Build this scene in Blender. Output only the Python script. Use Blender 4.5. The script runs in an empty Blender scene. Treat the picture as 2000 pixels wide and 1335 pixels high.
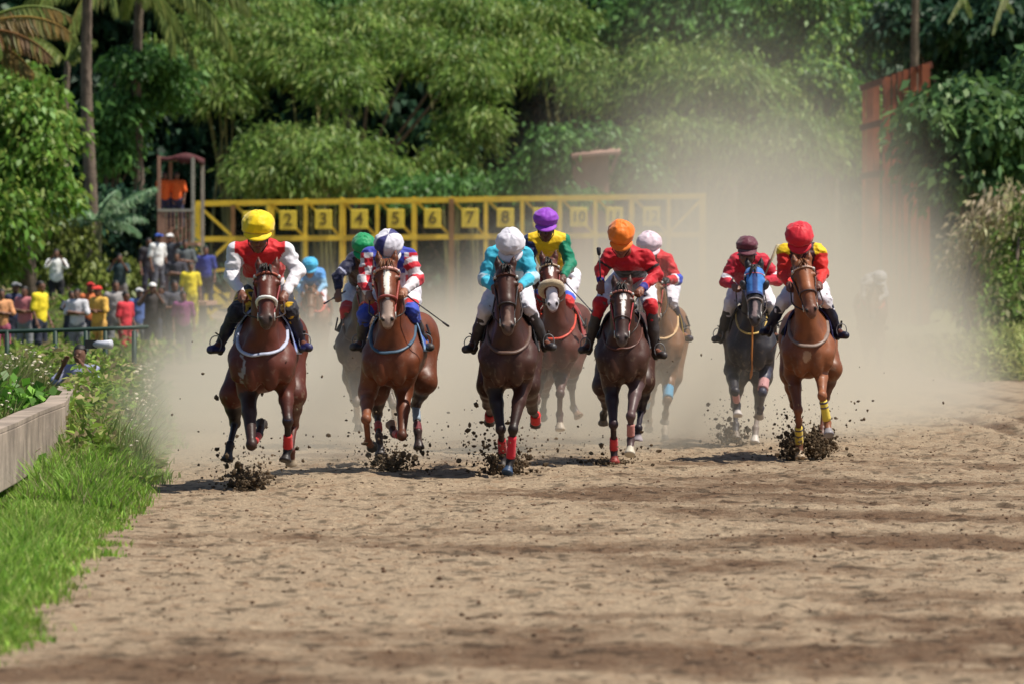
import bpy, math, random
import numpy as np
from mathutils import Vector
PI = math.pi
def lerp(a, b, t): return a + (np.array(b, float) - a) * t
random.seed(7)
RNG = np.random.default_rng(7)
sc = bpy.context.scene
C = sc.collection

# ---------------------------------------------------------------- camera, light
FPX, CAMH, HOR = 11000.0, 1.9, 531.0
cam_d = bpy.data.cameras.new('camera'); cam = bpy.data.objects.new('camera', cam_d); C.objects.link(cam)
cam_d.sensor_width = 36.0; cam_d.lens = 36.0 * FPX / 2000.0
cam.location = (0, 0, CAMH)
cam.rotation_euler = (PI / 2 - math.atan((667.5 - HOR) / FPX), 0, 0)
cam_d.clip_start = 1.0; cam_d.clip_end = 3000
cam_d.dof.use_dof = True; cam_d.dof.focus_distance = 54.0; cam_d.dof.aperture_fstop = 4.0
sc.camera = cam
SUN_EL, SUN_AZ = math.radians(62), math.radians(78)   # azimuth measured to the right of straight behind the camera
sdir = Vector((math.sin(SUN_AZ) * math.cos(SUN_EL), -math.cos(SUN_AZ) * math.cos(SUN_EL), math.sin(SUN_EL)))
wd = bpy.data.worlds.new('World'); sc.world = wd; wd.use_nodes = True
nt = wd.node_tree; bg = nt.nodes['Background']
sky = nt.nodes.new('ShaderNodeTexSky'); sky.sky_type = 'NISHITA'; sky.sun_disc = False
sky.sun_elevation = SUN_EL; sky.sun_rotation = math.atan2(sdir.x, sdir.y)
nt.links.new(sky.outputs[0], bg.inputs[0]); bg.inputs[1].default_value = 0.065
sl = bpy.data.lights.new('sun', 'SUN'); sl.energy = 4.6; sl.angle = math.radians(0.6); sl.color = (1, 0.93, 0.82)
so = bpy.data.objects.new('sun', sl); C.objects.link(so)
so.rotation_euler = sdir.to_track_quat('Z', 'Y').to_euler()
sc.view_settings.view_transform = 'Standard'; sc.view_settings.look = 'None'
sc.view_settings.exposure = 0.27; sc.view_settings.gamma = 1.0
sc.render.engine = 'CYCLES'
cy = sc.cycles
cy.use_denoising = True
cy.max_bounces = 6; cy.diffuse_bounces = 2; cy.glossy_bounces = 2; cy.volume_bounces = 3; cy.transparent_max_bounces = 4
cy.transmission_bounces = 2
cy.volume_step_rate = 1.0; cy.volume_max_steps = 96
cy.caustics_reflective = False; cy.caustics_refractive = False

DUSTCOL = (.975, .935, .81); DUSTG = 0.35; DUSTD = 0.076; DUSTY0 = 51.0; DUSTSTEP = 0.6
DUSTH = [(-1.25, .1), (-1.0, .9), (-.6, 1.0), (-.2, 1.35), (.1, 2.1), (.35, 2.85), (.6, 2.95), (.82, 2.5), (1.02, 1.8), (1.25, .1)]   # plume height across its width
def W(px, py, Y):
    "world point that stands at depth Y, measured from the photograph"
    return np.array([(px - 1000) / FPX * Y, Y, CAMH - (py - HOR) / FPX * Y])
def gY(py): return CAMH * FPX / (py - HOR)

# ---------------------------------------------------------------- helpers
def tag(o, label=None, cat=None, group=None, kind=None):
    if label: o['label'] = label
    if cat: o['category'] = cat
    if group: o['group'] = group
    if kind: o['kind'] = kind
    return o
def thing(name, loc, label, cat, group=None, rz=0):
    o = bpy.data.objects.new(name, None); C.objects.link(o)
    o.location = tuple(float(v) for v in loc); o.rotation_euler = (0, 0, rz); o.empty_display_size = .2
    return tag(o, label, cat, group)
def link(name, me, mat, parent=None, off=None):
    o = bpy.data.objects.new(name, me); C.objects.link(o)
    if mat is not None:
        for m in (mat if isinstance(mat, (list, tuple)) else [mat]): me.materials.append(m)
    if parent: o.parent = parent
    return o
def mk(name, V, Q, mat, parent=None, col=None, smooth=True, T=None, mi=None):
    """mesh object from arrays: V (n,3), quads Q (m,4) and/or triangles T; col = per-vertex colour"""
    V = np.asarray(V, dtype=np.float32).reshape(-1, 3)
    nq = 0 if Q is None else len(Q); ntt = 0 if T is None else len(T)
    me = bpy.data.meshes.new(name)
    me.vertices.add(len(V)); me.vertices.foreach_set('co', V.ravel())
    loops = np.concatenate([np.asarray(Q, dtype=np.int32).ravel() if nq else np.zeros(0, np.int32),
                            np.asarray(T, dtype=np.int32).ravel() if ntt else np.zeros(0, np.int32)])
    me.loops.add(len(loops)); me.loops.foreach_set('vertex_index', loops)
    me.polygons.add(nq + ntt)
    st = np.concatenate([np.arange(nq) * 4, nq * 4 + np.arange(ntt) * 3]).astype(np.int32)
    me.polygons.foreach_set('loop_start', st)
    me.polygons.foreach_set('use_smooth', np.full(nq + ntt, smooth))
    if mi is not None: me.polygons.foreach_set('material_index', np.asarray(mi, np.int32))
    me.update(calc_edges=True); me.validate()
    if col is not None:
        c = np.ones((len(V), 4), np.float32); c[:, :3] = col
        a = me.attributes.new('Col', 'FLOAT_COLOR', 'POINT'); a.data.foreach_set('color', c.ravel())
    return link(name, me, mat, parent)

class MB:
    "collects shapes for ONE mesh"
    def __init__(s): s.v = []; s.f = []; s.c = []; s.cc = (1, 1, 1)
    def add(s, V, Fc, col=None):
        b = len(s.v); s.v += [tuple(map(float, p)) for p in V]; s.f += [tuple(b + i for i in f) for f in Fc]
        s.c += [col or s.cc] * len(V)
    def box(s, c, d, rz=0, col=None, bev=0):
        cx, cy_, cz = c; a, b, h = d[0] / 2, d[1] / 2, d[2] / 2
        co, si = math.cos(rz), math.sin(rz)
        V = [(cx + x * co - y * si, cy_ + x * si + y * co, cz + z) for z in (-h, h) for x, y in ((-a, -b), (a, -b), (a, b), (-a, b))]
        s.add(V, [(0, 3, 2, 1), (4, 5, 6, 7), (0, 1, 5, 4), (1, 2, 6, 5), (2, 3, 7, 6), (3, 0, 4, 7)], col)
    def bar(s, p, q, w, t=None, col=None):
        "square bar from p to q"
        p, q = Vector(p), Vector(q); d = (q - p).normalized(); t = t or w
        u = d.cross(Vector((0, 1, 0))); u = u.normalized() if u.length > 1e-3 else Vector((1, 0, 0)); v = d.cross(u)
        V = [e + u * (w / 2 * a) + v * (t / 2 * b) for e in (p, q) for a, b in ((-1, -1), (1, -1), (1, 1), (-1, 1))]
        s.add(V, [(0, 3, 2, 1), (4, 5, 6, 7), (0, 1, 5, 4), (1, 2, 6, 5), (2, 3, 7, 6), (3, 0, 4, 7)], col)
    def tube(s, pts, r, n=8, col=None, closed=False, flat=1.0):
        pts = [Vector(tuple(map(float, p))) for p in pts]; N = len(pts)
        rs = list(r) if hasattr(r, '__len__') else [r] * N
        V = []; prev = None
        for i, p in enumerate(pts):
            a = pts[(i - 1) % N] if (closed or i) else p; b = pts[(i + 1) % N] if (closed or i < N - 1) else p
            d = (b - a).normalized() if (b - a).length > 1e-9 else Vector((0, 0, 1))
            if prev is None:
                u = d.cross(Vector((0, 0, 1)));
                if u.length < .1: u = d.cross(Vector((0, 1, 0)))
            else: u = prev - d * prev.dot(d)
            u.normalize(); prev = u; v = d.cross(u)
            for k in range(n):
                t = 2 * PI * k / n; V.append(p + u * math.cos(t) * rs[i] + v * math.sin(t) * rs[i] * flat)
        Fc = []
        for i in range(N if closed else N - 1):
            j = (i + 1) % N
            for k in range(n): Fc.append((i * n + k, i * n + (k + 1) % n, j * n + (k + 1) % n, j * n + k))
        if not closed: Fc += [tuple(range(n - 1, -1, -1)), tuple((N - 1) * n + k for k in range(n))]
        s.add(V, Fc, col)
    def ball(s, c, r, n=8, m=6, col=None):
        r = r if hasattr(r, '__len__') else (r, r, r)
        V = [(c[0], c[1], c[2] + r[2])]
        for i in range(1, m):
            t = PI * i / m
            for k in range(n):
                a = 2 * PI * k / n; V.append((c[0] + r[0] * math.sin(t) * math.cos(a), c[1] + r[1] * math.sin(t) * math.sin(a), c[2] + r[2] * math.cos(t)))
        V.append((c[0], c[1], c[2] - r[2])); L = len(V) - 1
        Fc = [(0, 1 + k, 1 + (k + 1) % n) for k in range(n)]
        for i in range(m - 2):
            for k in range(n): Fc.append((1 + i * n + k, 1 + (i + 1) * n + k, 1 + (i + 1) * n + (k + 1) % n, 1 + i * n + (k + 1) % n))
        Fc += [(L, 1 + (m - 2) * n + (k + 1) % n, 1 + (m - 2) * n + k) for k in range(n)]
        s.add(V, Fc, col)
    def build(s, name, mat, parent=None, smooth=True, col=False):
        me = bpy.data.meshes.new(name); me.from_pydata(s.v, [], s.f); me.validate(); me.update()
        me.polygons.foreach_set('use_smooth', [smooth] * len(me.polygons))
        if col:
            a = me.attributes.new('Col', 'FLOAT_COLOR', 'POINT')
            a.data.foreach_set('color', np.array([tuple(c) + (1,) for c in s.c], np.float32).ravel())
        return link(name, me, mat, parent)

# ---- noise in numpy
def _h(ix, iy, iz, seed):
    n = (ix * 374761393 + iy * 668265263 + iz * 2147483647 + seed * 1274126177) & 0xffffffff
    n = ((n ^ (n >> 13)) * 1274126177) & 0xffffffff
    return ((n ^ (n >> 16)) & 0xffff) / 65535.0
def vnoise(x, y, z=None, seed=0):
    z = np.zeros_like(x) if z is None else z
    ix, iy, iz = (np.floor(a).astype(np.int64) for a in (x, y, z)); fx, fy, fz = x - ix, y - iy, z - iz
    fx, fy, fz = (a * a * (3 - 2 * a) for a in (fx, fy, fz)); r = 0
    for a in (0, 1):
        for b in (0, 1):
            for c in (0, 1):
                r = r + _h(ix + a, iy + b, iz + c, seed) * (fx if a else 1 - fx) * (fy if b else 1 - fy) * (fz if c else 1 - fz)
    return r * 2 - 1
def fbm(x, y, z=None, o=4, seed=0):
    r = 0; a = 1.0; t = 0
    for i in range(o):
        r = r + a * vnoise(x * 2 ** i, y * 2 ** i, None if z is None else z * 2 ** i, seed + i); t += a; a *= .5
    return r / t

# ---------------------------------------------------------------- materials
def lin(r, g, b): return tuple(((c / 255) / 12.92 if c / 255 <= .04045 else ((c / 255 + .055) / 1.055) ** 2.4) for c in (r, g, b))
MATS = {}
def mat(name, col=(.5, .5, .5), rough=.7, vc=False, objcol=False, var=.15, vscale=8, bump=0, bscale=60, sheen=0, metal=0, spec=.5, sss=0, bdist=.01, trans=0, coord='Object'):
    if name in MATS: return MATS[name]
    m = bpy.data.materials.new(name); m.use_nodes = True; n = m.node_tree; N = n.nodes; L = n.links
    b = N['Principled BSDF']; b.inputs['Roughness'].default_value = rough; b.inputs['Metallic'].default_value = metal
    b.inputs['Specular IOR Level'].default_value = spec
    if sheen: b.inputs['Sheen Weight'].default_value = sheen
    if sss: b.inputs['Subsurface Weight'].default_value = sss; b.inputs['Subsurface Radius'].default_value = (.02, .008, .004); b.inputs['Subsurface Scale'].default_value = 1
    tc = N.new('ShaderNodeTexCoord'); no = N.new('ShaderNodeTexNoise'); no.inputs['Scale'].default_value = vscale; no.inputs['Detail'].default_value = 5
    L.new(tc.outputs[coord], no.inputs['Vector'])
    mr = N.new('ShaderNodeMapRange'); mr.inputs[1].default_value = .25; mr.inputs[2].default_value = .75
    mr.inputs[3].default_value = 1 - var; mr.inputs[4].default_value = 1 + var; L.new(no.outputs['Fac'], mr.inputs[0])
    mx = N.new('ShaderNodeVectorMath'); mx.operation = 'SCALE'; L.new(mr.outputs[0], mx.inputs['Scale'])
    if vc:
        at = N.new('ShaderNodeAttribute'); at.attribute_name = 'Col'; L.new(at.outputs['Color'], mx.inputs[0])
    elif objcol:
        oi = N.new('ShaderNodeObjectInfo'); L.new(oi.outputs['Color'], mx.inputs[0])
    else: mx.inputs[0].default_value = tuple(col)
    L.new(mx.outputs[0], b.inputs['Base Color'])
    if bump:
        n2 = N.new('ShaderNodeTexNoise'); n2.inputs['Scale'].default_value = bscale; n2.inputs['Detail'].default_value = 4
        L.new(tc.outputs[coord], n2.inputs['Vector'])
        bp = N.new('ShaderNodeBump'); bp.inputs['Strength'].default_value = bump; bp.inputs['Distance'].default_value = bdist
        L.new(n2.outputs['Fac'], bp.inputs['Height']); L.new(bp.outputs[0], b.inputs['Normal'])
    if trans:
        tr = N.new('ShaderNodeBsdfTranslucent'); L.new(mx.outputs[0], tr.inputs[0]); ms = N.new('ShaderNodeMixShader'); ms.inputs[0].default_value = trans
        L.new(b.outputs[0], ms.inputs[1]); L.new(tr.outputs[0], ms.inputs[2]); L.new(ms.outputs[0], N['Material Output'].inputs[0])
    MATS[name] = m; return m

# ---------------------------------------------------------------- distance-field bodies
class P:
    "tapered limb (a->b, ra->rb) or ellipsoid (b is None, ra = radii, rot = pitch about x)"
    def __init__(s, a, b=None, ra=.1, rb=None, k=.04, tag='body', fl=1.0, rot=0.0, cut=None):
        s.a = np.array(a, float); s.b = None if b is None else np.array(b, float)
        s.ra = ra; s.rb = ra if rb is None else rb; s.k = k; s.tag = tag; s.fl = fl; s.rot = rot; s.cut = cut
    def bb(s, e):
        if s.b is None:
            r = max(s.ra) if s.rot else np.array(s.ra); return s.a - r - e, s.a + r + e
        r = max(s.ra, s.rb) + e
        return np.minimum(s.a, s.b) - r, np.maximum(s.a, s.b) + r
    def ev(s, p):
        if s.b is None:
            q = p - s.a
            if s.rot:
                c, si = math.cos(s.rot), math.sin(s.rot)
                q = np.stack([q[..., 0], q[..., 1] * c + q[..., 2] * si, -q[..., 1] * si + q[..., 2] * c], -1)
            r = np.array(s.ra, float)
            k0 = np.sqrt(((q / r) ** 2).sum(-1)); k1 = np.sqrt(((q / r ** 2) ** 2).sum(-1)) + 1e-9
            return k0 * (k0 - 1) / k1, q[..., 2] / r[2] * .5 + .5
        sc_ = np.array([1 / s.fl, 1, 1]); a = s.a * sc_; ab = s.b * sc_ - a; q = p * sc_ - a
        t = np.clip((q @ ab) / (ab @ ab), 0, 1)
        d = np.sqrt(((q - t[..., None] * ab) ** 2).sum(-1)) - (s.ra + (s.rb - s.ra) * t)
        d = d * min(1, s.fl)
        if s.cut is not None:
            n_ = (s.b - s.a) / np.linalg.norm(s.b - s.a); d = np.maximum(d, (p - s.b) @ n_ - s.cut)
        return d, t
def evalf(prims, p):
    f = np.full(p.shape[:-1], 9.0)
    for q in prims:
        d, _ = q.ev(p); h = np.maximum(q.k - np.abs(f - d), 0) / q.k; f = np.minimum(f, d) - h * h * q.k * .25
    return f
def snap(prims, pts, off):
    p = np.array(pts, float)
    for _ in range(14):
        f = evalf(prims, p); e = 2e-3
        g = np.stack([evalf(prims, p + np.eye(3)[i] * e) - f for i in range(3)], -1) / e
        g /= np.linalg.norm(g, axis=-1, keepdims=True) + 1e-9
        p = p - g * (f - off)[..., None] * .8
    return p
def surf(prims, h, dis=None):
    "surface net of the smooth union; returns verts, quads, per-vertex tag index and t"
    lo = np.min([q.bb(0)[0] for q in prims], 0) - 3 * h; hi = np.max([q.bb(0)[1] for q in prims], 0) + 3 * h
    n = np.ceil((hi - lo) / h).astype(int) + 1
    F_ = np.full(n, 1.0, np.float32)
    for q in prims:
        a, b = q.bb(q.k + 3 * h)
        i0 = np.clip(np.floor((a - lo) / h).astype(int), 0, n); i1 = np.clip(np.ceil((b - lo) / h).astype(int) + 1, 0, n)
        ax = [lo[i] + h * np.arange(i0[i], i1[i]) for i in range(3)]
        G = np.stack(np.meshgrid(*ax, indexing='ij'), -1)
        d, _ = q.ev(G); sl_ = tuple(slice(i0[i], i1[i]) for i in range(3)); cur = F_[sl_]
        hh = np.maximum(q.k - np.abs(cur - d), 0) / q.k
        F_[sl_] = np.minimum(cur, d) - hh * hh * q.k * .25
    if dis is not None:
        ax = [lo[i] + h * np.arange(n[i]) for i in range(3)]
        m = np.abs(F_) < 3 * h; idx = np.argwhere(m); F_[m] += dis(lo + idx * h).astype(np.float32)
    ins = F_ < 0
    cs = [(a, b, c) for a in (0, 1) for b in (0, 1) for c in (0, 1)]
    sub = lambda A, o: A[o[0]:n[0] - 1 + o[0], o[1]:n[1] - 1 + o[1], o[2]:n[2] - 1 + o[2]]
    cnt = sum(sub(ins, o).astype(np.int8) for o in cs); act = (cnt > 0) & (cnt < 8)
    ci = np.argwhere(act); acc = np.zeros((len(ci), 3)); w = np.zeros(len(ci))
    for o in cs:
        for ax_ in range(3):
            if o[ax_]: continue
            o2 = list(o); o2[ax_] = 1
            A = F_[tuple((ci + o).T)]; B = F_[tuple((ci + o2).T)]
            m = (A < 0) != (B < 0); t = A[m] / (A[m] - B[m])
            pt = np.tile(np.array(o, float), (m.sum(), 1)); pt[:, ax_] = t; acc[m] += pt; w[m] += 1
    V = lo + h * (ci + acc / w[:, None])
    idm = np.full(act.shape, -1, np.int64); idm[tuple(ci.T)] = np.arange(len(ci))
    Q = []
    for ax_ in range(3):
        u, v = [(1, 2), (2, 0), (0, 1)][ax_]
        s0 = [slice(0, n[0]), slice(0, n[1]), slice(0, n[2])]; s0[ax_] = slice(0, n[ax_] - 1); s1 = list(s0); s1[ax_] = slice(1, n[ax_])
        A = ins[tuple(s0)]; B = ins[tuple(s1)]; e = np.argwhere(A != B)
        e = e[(e[:, u] > 0) & (e[:, v] > 0) & (e[:, u] < n[u] - 1) & (e[:, v] < n[v] - 1)]
        fl = A[tuple(e.T)]
        def g(du, dv):
            k = e.copy(); k[:, u] -= du; k[:, v] -= dv; return idm[tuple(k.T)]
        q = np.stack([g(1, 1), g(0, 1), g(0, 0), g(1, 0)], 1); q[~fl] = q[~fl][:, ::-1]; Q.append(q)
    Q = np.concatenate(Q)
    best = np.full(len(V), 9.0); ti = np.zeros(len(V), int); tt = np.zeros(len(V))
    for i, q in enumerate(prims):
        d, t = q.ev(V); m = d < best; best[m] = d[m]; ti[m] = i; tt[m] = t[m]
    return V, Q, ti, tt
def colour(prims, V, ti, tt, fn):
    "fn(tag, t, pts) -> colour or (n,3)"
    c = np.zeros((len(V), 3)); tags = np.array([q.tag for q in prims])[ti]
    for tg in set(tags):
        m = tags == tg; c[m] = fn(tg, tt[m], V[m])
    return c
# ================================================================ ground
def edgeX(y): return np.interp(y, [20, 29, 40, 49, 58, 66, 80, 100, 130, 170], [-2.5, -2.62, -2.93, -3.22, -3.65, -4.05, -5.0, -6.1, -7.7, -9.6])
def hgt(X, Y_):
    e = edgeX(Y_); on = np.clip((X - e) / .5, 0, 1) * np.clip((11 - X) / 2, 0, 1)
    near = np.clip((115 - Y_) / 40, 0, 1)
    z = fbm(X * .55, Y_ * .22, o=3, seed=21) * .035 + fbm(X * 1.6, Y_ * 1.1, o=3, seed=22) * .020
    r = fbm(X * 4.5, Y_ * 3.2, o=4, seed=23); z = z + np.abs(r) * .023 - .010 + fbm(X * 9, Y_ * 5, o=2, seed=27) * .010
    z = z + np.maximum(fbm(X * 11, Y_ * 8, o=2, seed=24) - .18, 0) * .035
    z = z + .055 * np.abs(np.sin((X + Y_ * .012) * 4.2 + 1.2 * fbm(X * .2, Y_ * .06, o=2, seed=25))) * np.clip((X - 4.3 - (Y_ - 60) * .02) / 1.2, 0, 1) * np.clip((Y_ - 52) / 8, 0, 1)
    z = z * (.25 + .75 * on) * near
    bank = np.clip((-X - 7.0) / 4, 0, 1) * np.clip((Y_ - 126) / 8, 0, 1) * 1.0
    left = np.clip((e - 1.25 - X) / .4, 0, 1) * np.clip((76 - Y_) / 6, 0, 1) * .42
    rb = np.clip((X - (7.9 + (Y_ - 90) * .03)) / 3, 0, 1) * np.clip((Y_ - 92) / 10, 0, 1) * .5
    return z + bank + left + rb
xs = np.concatenate([np.linspace(-90, -12, 27), np.linspace(-11.5, -5.1, 20), np.linspace(-5, 6.6, 330), np.linspace(6.7, 12, 60), np.linspace(13, 90, 27)])
ys = np.concatenate([np.linspace(-20, 21, 6), np.linspace(22, 64, 640), np.linspace(64.3, 110, 150), np.linspace(111, 420, 70), [700]])
X, Y_ = np.meshgrid(xs, ys, indexing='ij'); Z = hgt(X, Y_)
nx, ny = X.shape; idx = np.arange(nx * ny).reshape(nx, ny)
Qg = np.stack([idx[:-1, :-1], idx[1:, :-1], idx[1:, 1:], idx[:-1, 1:]], -1).reshape(-1, 4)
wet = fbm(X * .42 + .12 * Y_, Y_ * .55, o=4, seed=31) + .35 * np.exp(-((Y_ - 38.6 - .25 * X) / .9) ** 2) * np.clip((X + 1.5) / 1.2, 0, 1) + .4 * np.exp(-((Y_ - 27.8 - .5 * X) / .8) ** 2) + .22 * np.exp(-((Y_ - 47.6) / 1.2) ** 2) * (X > -1)
wet = wet + .42 * np.cos((X + Y_ * .012) * 8.4 + 2.4 * fbm(X * .2, Y_ * .06, o=2, seed=25)) * np.clip((X - 4.3 - (Y_ - 60) * .02) / 1.2, 0, 1) * np.clip((Y_ - 52) / 8, 0, 1)
wet = wet + .35 * fbm(X * 3.2, Y_ * 1.6, o=3, seed=33)
wet = wet + .22 * fbm(X * .9, Y_ * 7.0, o=3, seed=37)
k = np.clip((wet + .06) / .55, 0, 1)[..., None]
sand = np.array([.325, .248, .168]); damp = np.array([.145, .093, .058])
cg = sand * (1 - k) + damp * k
sp_ = np.clip((fbm(X * 9, Y_ * 6, o=2, seed=36) - .32) / .1, 0, 1)[..., None]; cg = cg * (1 - .55 * sp_); fl_ = np.clip((fbm(X * 12, Y_ * 8, o=3, seed=38) - .12) / .3, 0, 1)[..., None]; cg = cg * (1 - fl_ * np.array([.17, .24, .28])); fh_ = np.clip((fbm(X * 15, Y_ * 6, o=2, seed=39) - .2) / .3, 0, 1)[..., None]; cg = cg * (1 + .13 * fh_)
ge = np.clip((edgeX(Y_) - .1 - X) / .3, 0, 1)[..., None]; soil = np.array([.07, .085, .03]); cg = cg * (1 - ge) + soil * ge
gr = (np.clip((X - (7.3 + (Y_ - 90) * .03)) / .8, 0, 1) * np.clip((Y_ - 96) / 3, 0, 1))[..., None]; cg = cg * (1 - gr) + np.array([.24, .26, .09]) * gr
GM = mat('track_dirt', rough=.95, vc=True, var=.34, vscale=26, bump=1.0, bscale=34, spec=.12, bdist=.03)
g = mk('ground', np.stack([X, Y_, Z], -1).reshape(-1, 3), Qg, GM, None, cg.reshape(-1, 3)); tag(g, kind='structure')
def gz(x, y): return float(hgt(np.array([x * 1.0]), np.array([y * 1.0]))[0])

def clods(name, pts, sizes, cols, material, label=None, cat=None, parent=None):
    "many small irregular lumps in one mesh"
    ico = np.array([(0, 0, 1), (.894, 0, .447), (.276, .851, .447), (-.724, .526, .447), (-.724, -.526, .447), (.276, -.851, .447), (.724, .526, -.447), (-.276, .851, -.447), (-.894, 0, -.447), (-.276, -.851, -.447), (.724, -.526, -.447), (0, 0, -1)])
    tri = np.array([(0, 1, 2), (0, 2, 3), (0, 3, 4), (0, 4, 5), (0, 5, 1), (1, 6, 2), (2, 7, 3), (3, 8, 4), (4, 9, 5), (5, 10, 1), (2, 6, 7), (3, 7, 8), (4, 8, 9), (5, 9, 10), (1, 10, 6), (6, 11, 7), (7, 11, 8), (8, 11, 9), (9, 11, 10), (10, 11, 6)])
    n = len(pts); V = ico[None] * (RNG.uniform(.55, 1.25, (n, 12, 1))) * np.array(sizes).reshape(n, 1, -1); V = V + np.array(pts)[:, None]
    T = (tri[None] + np.arange(n)[:, None, None] * 12).reshape(-1, 3)
    c = np.repeat(np.array(cols), 12, 0)
    o = mk(name, V.reshape(-1, 3), None, material, parent, c, smooth=False, T=T)
    if label or cat: tag(o, label, cat, kind='stuff')
    return o
DIRT = mat('clod_dirt', rough=1, vc=True, var=.2, vscale=30, spec=.1)
n = 10000
py_ = RNG.uniform(0, 1, n); yy = 24 + (75 - 24) * py_ ** .8; xx = RNG.uniform(-1, 1, n) * (.1 * yy) + .3
m_ = (xx > edgeX(yy) + RNG.uniform(-.1, .6, n)) ; xx, yy = xx[m_], yy[m_]; n = len(xx)
s_ = RNG.lognormal(-5.05, .5, n); s_ = np.clip(s_, .003, .017)
zz = hgt(xx, yy) + s_ * .3
kk = RNG.uniform(.5, 1.15, n)[:, None]; dk = (RNG.uniform(0, 1, n) < .45)[:, None]
o = clods('dirt_clods', np.stack([xx, yy, zz], -1), np.stack([s_ * 1.2, s_ * 1.2, s_ * .8], -1), np.where(dk, np.array([.17, .105, .07]), np.array([.30, .225, .16])) * kk, DIRT, 'loose clods and crumbs of earth scattered over the sandy track', 'dirt')

# ---- turf kicked up by the hooves
def kick(px, py, Y, n, sx, sz, label, big=.5, up=0.0):
    n = int(n * (2.4 if big > .3 else .8)); c = W(px, py, Y); p = RNG.normal(0, 1, (n, 3)); core = RNG.uniform(0, 1, n) < big
    r = np.where(core, .9, 2.2)[:, None]; p = c + p * np.array([sx * 1.15, .25, sz]) * r; p[:, 0] += RNG.uniform(-1, 1, n) * (p[:, 2] - c[2]) * .5
    p[:, 2] += np.where(core, 0, np.abs(RNG.normal(0, sz * 1.5 + up, n))); p[:, 2] = np.maximum(p[:, 2], .012)
    s = np.clip(RNG.lognormal(-5.1, .7, n), .0025, .035) * np.where(core, 1.1, .85)
    clods('flying_dirt', p, s[:, None] * RNG.uniform(.7, 1.5, (n, 3)), np.array([.10, .072, .046]) * RNG.uniform(.5, 1.6, (n, 1)), DIRT, label, 'dirt')
kick(483, 940, 49.4, 560, .075, .045, 'dark clods thrown up below the leading horse on the left', .7, .06)
kick(560, 905, 49.7, 90, .16, .10, 'sparse specks of dirt flying under the yellow-capped jockey', .1, .25)
kick(765, 903, 53.3, 460, .10, .055, 'dark clods thrown up below the blazed chestnut horse', .6, .08)
kick(985, 903, 53.0, 620, .10, .06, 'dark clods thrown up round the red wraps of the middle horse', .7, .06)
kick(1195, 908, 56.2, 260, .09, .03, 'low dark clods under the orange-capped jockey', .6, .05)
kick(1430, 853, 62.4, 330, .07, .07, 'brown clods thrown up behind the blue-hooded horse', .75, .03)
kick(1548, 868, 57.7, 520, .055, .085, 'dark clods left of the yellow wraps of the bright chestnut', .85, .03)
kick(1598, 865, 57.9, 560, .085, .075, 'dark clods right of the yellow wraps of the bright chestnut', .85, .03)
kick(1100, 900, 55, 90, .9, .10, 'scattered specks of dirt in the air between the middle horses', 0, .15)
kick(1380, 830, 60, 110, 1.1, .12, 'scattered specks of dirt in the air before the blue-hooded horse', 0, .2)

# ================================================================ foliage tools
def leafset(pos, dirs, ln, wd_, droop=.25, col=None, nrm=None):
    "one folded leaf quad per position; returns V, Q, colours"
    n = len(pos); d = dirs / np.linalg.norm(dirs, axis=1, keepdims=True)
    r = RNG.normal(0, 1, (n, 3)) + (nrm * 1.2 if nrm is not None else 0); s = np.cross(d, r); s /= np.linalg.norm(s, axis=1, keepdims=True) + 1e-9
    ln = np.broadcast_to(ln, (n,))[:, None]; w = np.broadcast_to(wd_, (n,))[:, None]
    mid = pos + d * ln * .45; tip = pos + d * ln + np.array([0, 0, -1]) * ln * droop
    V = np.stack([pos, mid + s * w, tip, mid - s * w], 1); Q = np.arange(n * 4).reshape(n, 4)
    return V.reshape(-1, 3), Q, np.repeat(col, 4, 0)
LEAF = mat('leaf', rough=.5, vc=True, var=.2, vscale=.7, spec=.35, trans=.33)
GRASSM = mat('grass_blade', rough=.6, vc=True, var=.2, vscale=1.5, spec=.25, trans=.35)
BARK = mat('bark', (.17, .13, .10), rough=.9, var=.35, vscale=4, bump=.8, bscale=18, bdist=.03)

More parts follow.
